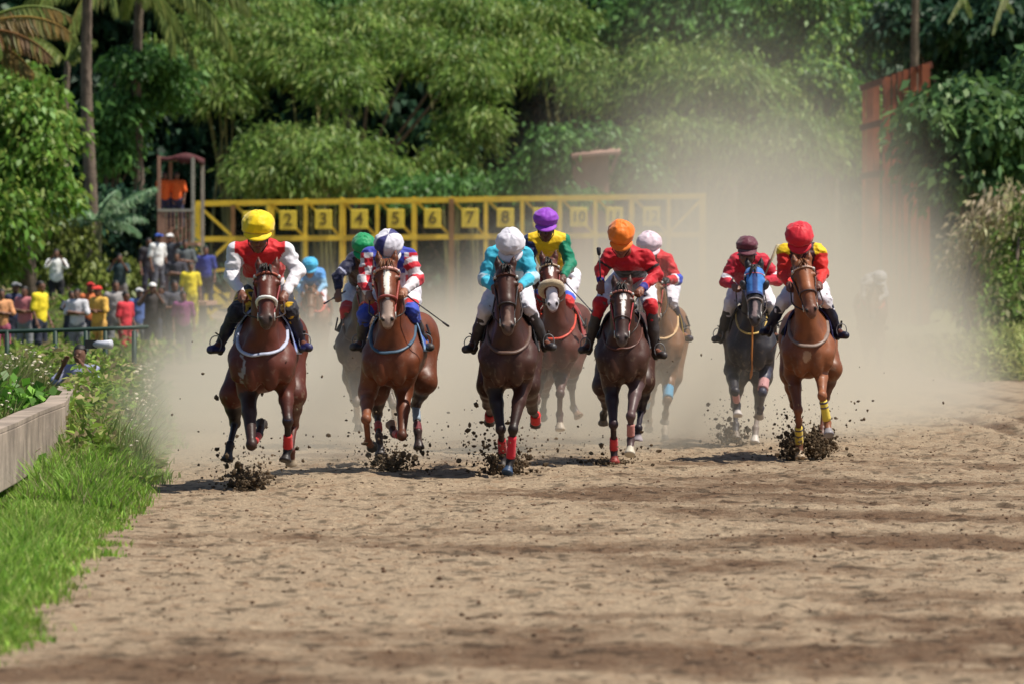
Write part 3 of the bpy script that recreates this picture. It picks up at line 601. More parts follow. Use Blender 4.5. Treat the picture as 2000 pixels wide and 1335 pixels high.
B(1950, 170, [(1980, 150, 90, 70, 0), (1900, 60, 90, 60, 1), (1990, 40, 100, 60, 0), (1770, 60, 60, 60, 2), (1850, 130, 60, 60, 3)], 'dark green tree in the top right corner behind the palm', cols=DARKC, ln=.3, wd_=.09, name='broadleaf_tree', cat='tree', group=None, trunk=.2)
# far wood: one mass of dark foliage closing the view
def wood():
    parts = []
    lobes = []
    rn = random.Random(5)
    for row, (Y, zs) in enumerate(((214, (0.5, 15)), (222, (0.3, 19)), (227, (.2, 21)))):
        for x in np.arange(-34, 36, 2.6):
            for z in np.arange(zs[0], zs[1], 2.3): lobes.append((x + rn.uniform(-.9, .9), Y + rn.uniform(-1.6, 1.6), z + rn.uniform(-.7, .7), rn.uniform(1.6, 2.4), 1.5, rn.uniform(1.3, 2.0)))
    for x in np.arange(-26, 28, 3.1): lobes.append((x, 206 + rn.uniform(-2, 2), 15.0 + rn.uniform(-1, 1.6), 2.3, 2.6, 1.3))  # overhanging canopy above the view, added to shade the foliage below
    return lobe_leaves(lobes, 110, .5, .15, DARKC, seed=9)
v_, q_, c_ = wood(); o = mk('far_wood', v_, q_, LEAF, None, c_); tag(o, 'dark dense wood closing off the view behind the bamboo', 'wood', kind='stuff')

# ---- palms
def frond(m_leaf, m_rib, base, direction, L, droop, cols, wl=.55, n=66, hang=.8, rn=random):
    d = Vector(direction).normalized(); pts = []
    p = Vector(tuple(base)); st = L / 14; up = d.copy()
    for i in range(15):
        pts.append(p.copy()); up = (up + Vector((0, 0, -droop * (.4 + i / 14)))).normalized(); p = p + up * st
    m_rib.tube(pts, list(np.linspace(.035, .008, 15)), n=5, col=tuple(np.array(cols[0]) * 1.3))
    for i in range(n):
        t = .12 + .86 * i / n; f = t * 14; a = int(f); q = pts[a].lerp(pts[min(a + 1, 14)], f - a); ax = (pts[min(a + 1, 14)] - pts[a]).normalized()
        sd = ax.cross(Vector((0, 0, 1))); sd = sd.normalized() if sd.length > .05 else Vector((1, 0, 0))
        ll = wl * (math.sin(PI * min(1, t * .9 + .08)) ** .5) * rn.uniform(.8, 1.15)
        for s in (-1, 1):
            dr = (sd * s * (1 - hang) + ax * .45 + Vector((0, 0, -hang)) + Vector((rn.gauss(0, .08), rn.gauss(0, .08), 0))).normalized(); w = .036; side = dr.cross(Vector((0, -1, .3))).normalized()
            c = tuple(np.array(rn.choice(cols)) * rn.uniform(.75, 1.25)); mid = q + dr * ll * .5; tip = q + dr * ll + Vector((0, 0, -.12 * ll))
            m_leaf.add([q, mid + side * w, tip, mid - side * w], [(0, 1, 2, 3)], c)
def palm(px, Y, topy, r, label, fr, bend=0, ratio=(1, 1)):
    b = W(px, 531, Y) * np.array([1, 1, 0]); b[2] = gz(b[0], b[1]) if Y < 170 else 0; t = thing('coconut_palm', b, label, 'palm tree')
    top = W(px + bend, topy, Y) - b; m = MB(); pts = []; rr = []
    for i in range(60):
        u = i / 59; pts.append((top[0] * u + .05 * math.sin(u * 7), .05 * math.cos(u * 5), top[2] * u)); rr.append(r * (1.25 - .4 * u) * (1.06 if i % 2 else .97))
    m.tube(pts, rr, n=12); m.build('trunk', BARK, t)
    rn = random.Random(int(px) + 3)
    for (dx, dy, dz_, L, dr, cc, wl) in fr:
        ml, mr = MB(), MB(); frond(ml, mr, top, (dx, dy, dz_), L, dr, cc, wl=wl, rn=rn)
        b_ = len(mr.v); mr.add(ml.v, ml.f, None); mr.c[b_:] = ml.c; mr.build('frond', LEAF, t, smooth=False, col=True)
    return t
GF = [(.20, .27, .06), (.27, .32, .08), (.16, .23, .05)]; YF = [(.34, .22, .06), (.28, .2, .06), (.2, .2, .05)]; BF = [(.25, .13, .05), (.3, .18, .08)]
palm(178, 150, -60, .15, 'coconut palm with a tall ringed trunk left of the tower', [(-.9, -.3, .35, 3.6, .10, GF, .7), (.9, -.4, .3, 3.6, .12, GF, .75), (.3, -.8, .2, 3.3, .14, GF, .7), (-.4, -.7, .1, 3.0, .15, GF, .7), (.1, .8, .6, 3, .1, GF, .7), (.8, .4, .1, 3.4, .14, GF, .7), (-.8, .4, 0, 3, .13, GF, .7)], bend=-8)
palm(268, 158, -40, .14, 'second coconut palm with hanging fronds right of the first', [(.9, -.4, .35, 3.9, .12, GF, .85), (.75, -.65, .1, 4.3, .13, GF, .85), (.55, -.5, .5, 4.2, .14, GF, .85), (.1, -.9, .5, 4.3, .15, GF, .85), (-.5, -.8, .2, 4.2, .15, YF[2:] + GF, .85), (.35, -.9, .1, 4.2, .16, GF, .85), (-.9, -.1, .3, 3.6, .13, GF, .8), (.9, .3, 0, 3.8, .15, GF, .8), (-.2, .9, .3, 3.2, .12, GF, .8), (.5, -.5, -.3, 3.5, .1, GF, .8)], bend=4)
palm(-60, 118, 60, .15, 'palm with dried yellow fronds reaching in from the left edge', [(.9, -.25, .42, 2.4, .09, YF, .5), (.85, -.4, .1, 2.2, .08, BF + YF, .5), (.95, .1, .7, 2.3, .10, GF + YF, .5), (.4, -.8, .3, 2, .12, GF, .5), (-.9, 0, .3, 2.4, .1, GF, .5), (.7, -.3, -.2, 1.8, .06, YF, .5)])
palm(130, 162, 120, .10, 'thin dark trunked palm behind the creeper tree', [(.5, -.5, .8, 1.5, .1, GF, .4), (-.6, -.3, .8, 1.6, .1, GF, .4), (.1, .5, .9, 1.4, .1, GF, .4)])
palm(1795, 165, -60, .13, 'palm with a slender grey trunk above the rust red screen', [(.9, -.2, .2, 3.4, .13, GF, .5), (-.8, -.3, .4, 3, .13, GF, .5), (.6, -.7, .1, 3, .15, GF, .5), (.95, .3, .5, 3.6, .11, GF, .5), (-.2, .8, .3, 3, .1, GF, .5)], bend=-8)
palm(2030, 160, -55, .13, 'palm at the top right corner with pale drooping fronds', [(-.8, -.5, .2, 3.9, .14, [(.35, .38, .18), (.2, .25, .08)], .35), (-.6, -.8, 0, 3.4, .15, [(.35, .38, .18), (.2, .25, .08)], .35), (.9, -.2, .3, 3.2, .15, GF, .5), (-.9, .3, .5, 3.4, .12, GF, .5)])
# banana plant
b = W(190, 531, 146) * np.array([1, 1, 0]); b[2] = 1; t = thing('banana_plant', b, 'banana plant with long pale torn leaves beside the palm trunk', 'plant')
m = MB(); m.tube([(0, 0, -.2), (0, 0, 1.2), (.05, 0, 2.2)], [.14, .11, .07], n=10); m.build('trunk', mat('banana_stem', (.2, .2, .09), rough=.7), t)
rn_ = random.Random(4)
for k_, (dx, dy, dz_, L_, dr) in enumerate(((.8, -.3, .75, 1.9, .05), (.75, -.4, .35, 1.5, .07), (-.6, -.4, .8, 1.4, .07), (.3, -.5, .9, 1.4, .09), (-.9, -.2, .3, 1.2, .08), (.9, .2, .15, 1.2, .09))):
    ml, mr = MB(), MB(); frond(ml, mr, (.05, 0, 2.2), (dx, dy, dz_), L_, dr, [(.22, .38, .20), (.30, .42, .26), (.16, .3, .16)], wl=.34, n=40, hang=.55, rn=rn_)
    b_ = len(mr.v); mr.add(ml.v, ml.f, None); mr.c[b_:] = ml.c; mr.build('leaf', LEAF, t, smooth=False, col=True)
# ================================================================ horses
HAIR = mat('hair', rough=.55, vc=True, var=.25, vscale=30)
COAT = mat('horse_coat', rough=.5, vc=True, var=.32, vscale=4.5, bump=.35, bscale=38, spec=.35, bdist=.006)
LEATHER = mat('tack', rough=.5, vc=True, var=.2, vscale=20, bump=.2)
COAT.node_tree.nodes['Principled BSDF'].inputs['Coat Weight'].default_value = .08; COAT.node_tree.nodes['Principled BSDF'].inputs['Coat Roughness'].default_value = .3
CLOTHM = mat('silk', rough=.6, vc=True, var=.10, vscale=9, bump=.45, bscale=14, sheen=.2, bdist=.02, spec=.25)
SKIN = mat('skin', rough=.5, vc=True, var=.1, vscale=25, sss=.15)
HATM = mat('cap_silk', rough=.55, vc=True, var=.12, vscale=14, bump=.7, bscale=14, spec=.3, sheen=.3, bdist=.012)
def uni(v): v = np.array(v, float); return v / (np.linalg.norm(v) + 1e-12)
def lerp(a, b, t): return a + (np.array(b, float) - a) * t

def build_horse(s):
    Y = s['Y']; cx = s['cx']; O = np.array([(cx - 1000) / FPX * Y, Y, 0.0])
    def J(j): return W(j[0], j[1], Y + j[2]) - O
    sk = s.get('skew', 0.0); sp = lambda x, y, z: np.array([x + sk * (y + .3), y, z])
    root = thing('racehorse', O, s['label'], 'horse', 'racehorses galloping down the dirt track')
    dz = s.get('dz', 0.0)
    Pm = []
    A = Pm.append
    wd_ = s.get('wide', 1.0)
    # trunk
    A(P(sp(0, .45, 1.14 + dz), None, (.25 * wd_, .60, .285), k=.1, tag='barrel'))
    A(P(sp(0, .0, 1.14 + dz), None, (.212 * wd_, .34, .33), k=.1, tag='chest'))
    A(P(sp(0, .1, 1.40 + dz), sp(0, 1.1, 1.36 + dz), .13, .17, k=.12, tag='back'))
    for x in (-1, 1):
        A(P(sp(x * .08, .16, 1.42 + dz), sp(x * .152 * wd_, -.24, 1.06 + dz), .085, .115, k=.07, tag='shoulder'))
        A(P(sp(x * .08, -.315, 1.0 + dz), None, (.085, .085, .17), k=.055, tag='chest'))
        A(P(sp(x * .085, -.30, 1.27 + dz), sp(x * .17 * wd_, -.26, .98 + dz), .05, .08, k=.028, tag='chest'))
        A(P(sp(x * .135 * wd_, 1.12, 1.25 + dz), None, (.165 * wd_, .33, .25), k=.1, tag='haunch', rot=-.25))
    # head frame
    hb, hn = J(s['brow'] + (s.get('bdy', -.72),)), J(s['nose'] + (s.get('ndy', -.98),))
    a = uni(hn - hb); L = np.linalg.norm(hn - hb)
    lx = uni(np.array([1, 0, 0]) - a * a[0] + np.array([0, s.get('turn', 0.0), 0])); lx = uni(lx - a * (lx @ a)); n_ = uni(np.cross(a, lx));
    if n_[1] > 0: n_ = -n_
    c0 = hb - n_ * .085; hs = s.get('hs', 1.0)
    HF = lambda u, t, d: c0 + lx * u * hs + a * (t * L) + n_ * d * hs
    poll = HF(0, -.16, -.05)
    # neck
    nb = sp(0, -.04, 1.30 + dz); nm = lerp(nb, poll, .5) + np.array([0, .0, .03])
    A(P(nb, nm, .23, .15, k=.09, tag='neck', fl=.6)); A(P(nm, poll, .155, .095, k=.07, tag='neck', fl=.72))
    A(P(sp(0, -.2, 1.12 + dz), lerp(nm, poll, .35), .15, .085, k=.09, tag='neck', fl=.8))
    # head
    A(P(HF(0, -.07, -.02), None, (.088 * hs, .095 * hs, .1 * hs), k=.04, tag='head'))
    A(P(HF(0, .0, .0), HF(0, .48, .015), .094 * hs, .068 * hs, k=.03, tag='head', fl=.98))
    A(P(HF(0, .48, .015), HF(0, .93, .0), .068 * hs, .055 * hs, k=.03, tag='head'))
    for x in (-1, 1):
        A(P(HF(x * .05, .16, -.075), HF(x * .032, .5, -.05), .062 * hs, .036 * hs, k=.03, tag='head'))
        A(P(HF(x * .086, .13, .028), None, (.026, .03, .03), k=.015, tag='head'))
        A(P(HF(x * .103, .145, .03), None, (.014, .018, .018), k=.003, tag='eye'))
        A(P(HF(x * .036, .95, .022), None, (.028, .03, .034), k=.012, tag='muzzle'))
        A(P(HF(x * .043, .99, .047), None, (.013, .013, .02), k=.002, tag='nostril'))
        e0 = HF(x * .06, -.19, -.02); et = e0 + np.array([x * .018 + s.get('turn', 0) * .05, .03, .145])
        A(P(e0, lerp(e0, et, .5), .03, .034, k=.02, tag='ear')); A(P(lerp(e0, et, .5), et, .034, .007, k=.01, tag='ear'))
        A(P(lerp(e0, et, .3) + n_ * .024, lerp(e0, et, .75) + n_ * .022, .014, .008, k=.004, tag='inner_ear'))
    A(P(HF(0, .5, -.045), HF(0, .95, -.035), .045 * hs, .036 * hs, k=.03, tag='head'))
    A(P(HF(0, 1.02, -.005), None, (.05, .045, .05), k=.025, tag='muzzle'))
    A(P(HF(0, 1.02, -.055), None, (.034, .035, .028), k=.012, tag='muzzle'))
    # legs
    segs = []
    for li, lg in enumerate(s['legs']):
        kind, pts = lg['k'], [J(p) for p in lg['p']]
        e, kn, ft, hf = pts; side = 1 if e[0] > sk * .3 else -1
        lw = s.get('lw', 1.0)
        if kind == 'f':
            A(P(sp(side * .15 * wd_, -.12, 1.12 + dz), e, .13, .085, k=.07, tag='chest'))
            A(P(e, lerp(e, kn, .4), .078 * lw, .062 * lw, k=.05, tag='leg%d_a' % li)); A(P(lerp(e, kn, .4), kn, .062 * lw, .037 * lw, k=.03, tag='leg%d_b' % li))
        else:
            A(P(sp(side * .14 * wd_, 1.05, 1.18 + dz), e, .155, .115, k=.08, tag='haunch'))
            A(P(e, lerp(e, kn, .45), .108 * lw, .075 * lw, k=.06, tag='leg%d_a' % li)); A(P(lerp(e, kn, .45), kn, .075 * lw, .045 * lw, k=.04, tag='leg%d_b' % li))
            dd = uni(kn - e); A(P(kn - dd * .02 + np.array([0, .05, .03]), lerp(kn, ft, .25), .03, .028, k=.03, tag='leg%d_k' % li))
        A(P(kn, None, (.05 * lw, .046 * lw, .052 * lw), k=.02, tag='leg%d_k' % li))
        A(P(kn, ft, .032 * lw, .027 * lw, k=.018, tag='leg%d_c' % li))
        A(P(ft, None, (.039 * lw,) * 3, k=.02, tag='leg%d_f' % li))
        dh = hf - ft; dl = np.linalg.norm(dh); dh = uni(dh); dl = max(dl, .1)
        h0 = ft + dh * dl * .5; h1 = ft + dh * dl
        A(P(ft, h0, .035 * lw, .036 * lw, k=.02, tag='leg%d_p' % li))
        A(P(h0 + dh * .015, h1, .036 * lw, .058 * lw, k=.006, tag='hoof%d' % li, cut=.012))
        segs.append((e, kn, ft, h0, h1, kind))
    V, Q, ti, tt = surf(Pm, s.get('vox', .0135), lambda p: .008 * fbm(p[:, 0] * 8, p[:, 1] * 5, p[:, 2] * 7, 2, seed=15) * (p[:, 2] > .75) * (p[:, 1] > -.5))
    base = np.array(s['coat']) * .8; dark = np.array(s.get('points', (.012, .008, .007)))
    cb = s.get('blaze')
    def fn(tg, t, p):
        nn = (fbm(p[:, 0] * 5, p[:, 1] * 5, p[:, 2] * 5, 3, seed=3) * .3 + .18 * fbm(p[:, 0] * 16, p[:, 1] * 16, p[:, 2] * 10, 2, seed=8) + 1)[:, None]
        c = base * nn
        if tg == 'eye': return np.tile((.006, .004, .003), (len(t), 1))
        if tg in ('nostril', 'inner_ear'): return np.tile((.015, .01, .01) if tg == 'nostril' else base * .45, (len(t), 1))
        if tg.startswith('hoof'):
            return np.tile(s['legs'][int(tg[4:])].get('hoof', (.06, .05, .045)), (len(t), 1))
        if tg.startswith('leg'):
            i = int(tg[3]); st = s['legs'][i].get('sock'); part = tg[5:]
            g = {'a': .1 * t, 'b': .15 + .6 * t, 'k': np.full_like(t, .85), 'c': np.full_like(t, .95), 'f': np.ones_like(t), 'p': np.ones_like(t)}[part]
            pts_ = s.get('pointmix', 1.0); g = (g * pts_)[:, None]; c = c * (1 - g) + dark * g
            if st is not None and part in ('c', 'f', 'p'): c = np.tile(np.array(st, float), (len(t), 1)) * nn
            lc = s['legs'][i].get('col')  # some leg colours have side light painted in, lit right and shaded left
            if lc is not None: c = np.tile(np.array(lc, float), (len(t), 1)) * nn
            return c
        r = p - c0; u = r @ lx; v = (r @ a) / L; dd = r @ n_
        if tg in ('head', 'muzzle', 'neck'):
            m = np.clip((v - .72) / .25, 0, 1)[:, None] * (1 if tg != 'neck' else 0)
            mz = np.array(s.get('muz', dark * 1.6)); c = c * (1 - m * .85) + mz * m * .85
            if cb:
                for (v0, v1, w0, w1, uo, bc) in cb:
                    k = np.clip((v - v0) / (v1 - v0), 0, 1); w = w0 + (w1 - w0) * k + fbm(u * 40, v * 8, o=2, seed=5) * .006
                    edge = np.clip((v - v0) / .05, 0, 1) * np.clip((v1 - v) / .05, 0, 1)
                    mm = (np.abs(u - uo) < w * np.sqrt(edge)) & (v > v0) & (v < v1) & (dd > -.0)
                    c[mm] = np.array(bc) * nn[mm]
        if tg == 'chest' and s.get('chestpatch'):
            px_, pz_, rx_, rz_, pc = s['chestpatch']; q = ((p[:, 0] - px_) / rx_) ** 2 + ((p[:, 2] - pz_) / rz_) ** 2 + fbm(p[:, 0] * 30, p[:, 2] * 30, o=2) * .8
            c[(q < 1) & (p[:, 1] < -.1)] = pc
        dm = (np.clip((.62 - p[:, 2]) / .5, 0, 1) * np.clip(fbm(p[:, 0] * 14, p[:, 1] * 14, p[:, 2] * 9, 3, seed=12) * 1.6 + .35, 0, 1) * .5)[:, None]
        dm = dm + (fbm(p[:, 0] * 34, p[:, 1] * 34, p[:, 2] * 34, 2, seed=17) > .42)[:, None] * np.clip((1.25 - p[:, 2:3]) / .5, 0, 1) * .45
        c = c * (1 - dm) + np.array([.26, .19, .13]) * dm
        return c
    col = colour(Pm, V, ti, tt, fn)
    mk('body', V, Q, COAT, root, col)
    hc = s.get('mane', (.012, .008, .006))
    # mane and forelock
    m = MB(); rn = random.Random(s['cx'])
    for i in range(70):
        t = i / 69; side = rn.choice((-1, 1)) * rn.uniform(.3, 1)
        b = lerp(lerp(nb, poll, t), poll, 0) + np.array([side * .012, 0, 0])
        b = b + uni(np.array([0, .5, .85])) * (.24 * .68 * (1 - t) + .09 * t) * 1.0
        ln = rn.uniform(.1, .17); e = b + np.array([side * .09, ln * .9, .02 - rn.uniform(0, .06)])
        m.tube([b - np.array([0, 0, .02]), lerp(b, e, .5) + np.array([0, 0, .03]), e], [.012, .01, .002], n=4, col=hc)
    m.build('mane', HAIR, root, col=True); m = MB()
    for i in range(14):
        b = HF(rn.uniform(-.035, .035), -.16, .03); e = HF(rn.uniform(-.07, .07), rn.uniform(-.0, .12), .085 + rn.uniform(0, .03)) + np.array([0, 0, rn.uniform(0, .06)])
        m.tube([b, lerp(b, e, .5) + n_ * .02 + np.array([0, 0, .04]), e], [.01, .009, .002], n=4, col=hc)
    m.build('forelock', HAIR, root, col=True)
    m = MB(); tb = sp(0, 1.42, 1.36 + dz)
    for i in range(46):
        dx, dz_ = rn.gauss(0, .05), rn.gauss(0, .05); ln = rn.uniform(.55, .95)
        p1 = tb + np.array([dx * .6, .18, .02 + dz_ * .3]); p2 = tb + np.array([dx * 1.6, .3 + ln * .35, -.1 + dz_]); p3 = tb + np.array([dx * 2.4, .45 + ln * .75, -.12 - ln * .2 + dz_ * 2])
        m.tube([tb, p1, p2, p3], [.02, .018, .013, .002], n=4, col=tuple(np.array(s.get('tail', hc)) * rn.uniform(.7, 1.3)))
    m.build('tail', HAIR, root, col=True)
    # ---- bandages
    for li, lg in enumerate(s['legs']):
        if not lg.get('wrap'): continue
        e, kn, ft, h0, h1, kind = segs[li]
        for (seg, t0, t1, wc) in lg['wrap']:
            p, q = {'c': (kn, ft), 'a': (e, kn), 'p': (ft, h1)}[seg]
            r0 = {'c': .0385, 'a': .058, 'p': .05}[seg] * s.get('lw', 1.0)
            m = MB(); N = 9; d = q - p
            ps = [p + d * (t0 + (t1 - t0) * i / (N - 1)) for i in range(N)]
            rr = [r0 * (1 + (.05 if i % 2 else 0) + (.14 * i / (N - 1) if seg == 'c' and t1 > .85 else 0)) for i in range(N)]
            m.tube(ps, rr, n=12, col=wc)
            bd = lg.get('band')
            if bd:
                for f in bd[1]: m.tube([lerp(ps[0], ps[-1], f - .04), lerp(ps[0], ps[-1], f + .04)], r0 * 1.1, n=12, col=bd[0])
            m.build('leg_wrap', CLOTHM, root, col=True)
    # ---- tack
    tk = s['tack']; pr = Pm
    def ring(t, off, a0=0, a1=2 * PI, N=26, tilt=0.0):
        out = []
        for i in range(N):
            th = a0 + (a1 - a0) * i / (N - 1); out.append(HF(.2 * math.sin(th), t + tilt * math.cos(th), .2 * math.cos(th) - .03))
        hp = [q for q in pr if q.tag in ('head', 'muzzle')]
        c = HF(0, t, -.03); out = np.array(out); lo_, hi_ = np.zeros(N), np.ones(N)
        for _ in range(16):
            mid = (lo_ + hi_) / 2; f = evalf(hp, c + (out - c) * mid[:, None]); lo_ = np.where(f < off, mid, lo_); hi_ = np.where(f < off, hi_, mid)
        return c + (out - c) * hi_[:, None]
    m = MB(); bc = tk.get('bridle', (.02, .01, .008)); bb = tk.get('brow', bc); bn = tk.get('noseband', bc); bw = tk.get('bw', .0088)
    m.tube(ring(-.02, .007, -1.9, 1.9, tilt=.03), bw * 1.15, n=6, col=bb)
    m.tube(ring(.56, .006)[:-1], bw * tk.get('nw', 1.1), n=6, col=bn, closed=True)
    for x in (-1, 1):
        ts = np.linspace(-.1, .82, 12); raw = [HF(x * (.16), t, -.02 - .01 * t) for t in ts]
        hp = [q for q in pr if q.tag in ('head', 'muzzle')]
        cs_ = np.array([HF(0, t, -.02 - .01 * t) for t in ts]); out = np.array(raw); lo_, hi_ = np.zeros(12), np.ones(12)
        for _ in range(16):
            mid = (lo_ + hi_) / 2; f = evalf(hp, cs_ + (out - cs_) * mid[:, None]); lo_ = np.where(f < .008, mid, lo_); hi_ = np.where(f < .008, hi_, mid)
        m.tube(cs_ + (out - cs_) * hi_[:, None], bw * .95, n=6, col=bc)
        bit = HF(x * .066, .84, -.02)
        m.tube([bit + a * (.032 * math.cos(q)) + n_ * (.032 * math.sin(q)) for q in np.linspace(0, 2 * PI, 12)[:-1]], .006, n=5, col=(.55, .55, .52), closed=True)
        m.ball(HF(x * .095, .0, .04), .017, col=(.5, .5, .48))
    m.build('bridle', LEATHER, root, col=True)
    bits = [HF(x * .07, .86, -.03) for x in (-1, 1)]
    if tk.get('mask'):
        hp = [q for q in pr if q.tag in ('head', 'muzzle')]; V_ = []; Nn, Mm = 18, 25; Qm = []; cl = []
        for i in range(Nn):
            t = -.16 + .62 * i / (Nn - 1); rg = ring(t, .013, -1.75, 1.75, N=Mm)
            V_ += list(rg)
            for j in range(Mm): cl.append(tk['mask'][1] if abs(j - 12) < 1.1 or i > Nn - 3 or (abs(j - 12) > 5.5 and i > 11) else tk['mask'][0])
        for i in range(Nn - 1):
            for j in range(Mm - 1):
                if 4 < i < 10 and abs(abs(j - 12) - 7) < 2: continue
                Qm.append((i * Mm + j, i * Mm + j + 1, (i + 1) * Mm + j + 1, (i + 1) * Mm + j))
        mk('hood', V_, Qm, CLOTHM, root, np.array(cl))
        for x in (-1, 1):
            m = MB(); c = HF(x * .115, .2, .02)
            m.ball((0, 0, 0), (.045, .03, .06), n=10, m=8, col=tk['mask'][2]); o = m.build('blinker', LEATHER, root, col=True); o.location = tuple(c); o.rotation_euler = (.5, 0, x * .7)
    if tk.get('shadow_roll'):
        m = MB(); m.tube(ring(.52, .03)[:-1], .04, n=10, col=tk['shadow_roll'], closed=True); m.build('shadow_roll', mat('fleece', rough=1, vc=True, var=.2, vscale=60, bump=1, bscale=120, sheen=.6), root, col=True)
    # breast collar
    if tk.get('collar'):
        m = MB(); hw = .21 * wd_; pts = []
        for i in range(25):
            th = -PI * .5 + PI * i / 24
            cc_ = math.cos(th); pts.append(sp(math.sin(th) * hw * 1.3, .12 - .75 * cc_ ** .7, 1.47 + dz - .34 * cc_ ** .6 + tk.get('cz', 0)))
        pr2 = [q for q in pr if q.tag in ('chest', 'barrel', 'neck', 'shoulder')]
        q = snap(pr2, np.array(pts), .010); [q.__setitem__(slice(1, -1), (q[:-2] + q[1:-1] * 2 + q[2:]) / 4) for _ in range(5)]; m.tube(q, tk.get('cw', .02), n=8, col=tk['collar'], flat=.6)
        m.build('breast_collar', LEATHER, root, col=True)
    if tk.get('martingale'):
        m = MB(); top = HF(0, .7, -.1); p1 = sp(0.02, -.42, 1.2 + dz); p2 = sp(0, -.38, 1.0 + dz); p3 = sp(0.0, -.2, .74 + dz); p4 = p3 + np.array([-.01, -.02, -.13])
        pm = snap([q for q in pr if q.tag in ('chest', 'barrel', 'neck')], np.array([sp(0, -.6, 1.25 + dz), sp(0, -.6, 1.12 + dz), sp(0, -.5, 1.0 + dz), sp(0, -.3, .8 + dz)]), .012); m.tube([top, *pm, pm[-1] + np.array([-.01, 0, -.07]), pm[-1] + np.array([-.02, 0, -.12])], [.009, .01, .01, .01, .01, .016, .006], n=6, col=tk['martingale']); m.build('martingale', LEATHER, root, col=True)
    # saddle cloth and saddle
    Nn, Mm = 10, 30; pts = []
    for i in range(Nn):
        y = .06 + .6 * i / (Nn - 1)
        for j in range(Mm):
            th = -1.75 + 3.5 * j / (Mm - 1); pts.append(sp(.55 * math.sin(th), y, 1.2 + dz + .55 * math.cos(th)))
    pts = np.array(pts); ax = pts.copy(); ax[:, 0] = sk * (pts[:, 1] + .3); ax[:, 2] = 1.2 + dz
    pr2 = [q for q in pr if q.tag in ('barrel', 'back', 'haunch', 'chest', 'shoulder')]
    lo_, hi_ = np.zeros(len(pts)), np.ones(len(pts))
    for _ in range(14):
        mid = (lo_ + hi_) / 2; f = evalf(pr2, ax + (pts - ax) * mid[:, None]); lo_ = np.where(f < .016, mid, lo_); hi_ = np.where(f < .016, hi_, mid)
    q = ax + (pts - ax) * hi_[:, None]
    Qm = [(i * Mm + j, i * Mm + j + 1, (i + 1) * Mm + j + 1, (i + 1) * Mm + j) for i in range(Nn - 1) for j in range(Mm - 1)]
    cl = [tk.get('clothtrim', tk['cloth']) if (i % Mm in (0, 1, Mm - 2, Mm - 1) or i < Mm) else tk['cloth'] for i in range(len(q))]
    o = mk('saddle_cloth', q, Qm, CLOTHM, root, np.array(cl)); sm = o.modifiers.new('s', 'SOLIDIFY'); sm.thickness = .014; sm.offset = 1
    sa = [P(sp(0, .22, 1.545 + dz), sp(0, .62, 1.535 + dz), .055, .07, k=.05, tag='s'), P(sp(0, .64, 1.57 + dz), None, (.13, .07, .045), k=.05, tag='s'), P(sp(0, .2, 1.57 + dz), None, (.07, .05, .05), k=.04, tag='s')]
    for x in (-1, 1): sa.append(P(sp(x * .1, .4, 1.49 + dz), sp(x * .26, .3, 1.27 + dz), .05, .03, k=.05, tag='s'))
    V, Q, ti, tt = surf(sa, .022); mk('saddle', V, Q, LEATHER, root, np.tile((.012, .011, .012), (len(V), 1)))
    return root, O, bits, sp
# ================================================================ riders
def hand_prims(h, e, sd, tip=None):
    "a hand at h closed on a rein or whip; e = elbow; sd = -1/1 side of the body"
    f = uni(h - e); side = uni(np.cross(f, [0, 0, 1])); up = uni(np.cross(side, f)); out = side * sd
    Pm = [P(h - f * .045, h + f * .03, .032, .036, k=.02, tag='hand')]
    k0 = h + f * .045
    for i in range(4):
        o = (i - 1.5) * .019; ln = (.032, .037, .035, .028)[i]
        b = k0 + up * .012 + out * o; m1 = b + f * ln * .75 - up * .012; m2 = m1 - up * ln * .8 - f * .008; m3 = m2 - f * ln * .75 - up * .002
        Pm += [P(b, m1, .0098, .0092, k=.006, tag='hand'), P(m1, m2, .0092, .0086, k=.004, tag='hand'), P(m2, m3, .0086, .0078, k=.004, tag='hand')]
    b = h - out * .034 - f * .01; m1 = b + f * .035 - up * .022 - out * .006; m2 = m1 + f * .022 + out * .02 - up * .01
    Pm += [P(b, m1, .014, .0115, k=.01, tag='hand'), P(m1, m2, .011, .009, k=.005, tag='hand')]
    return Pm
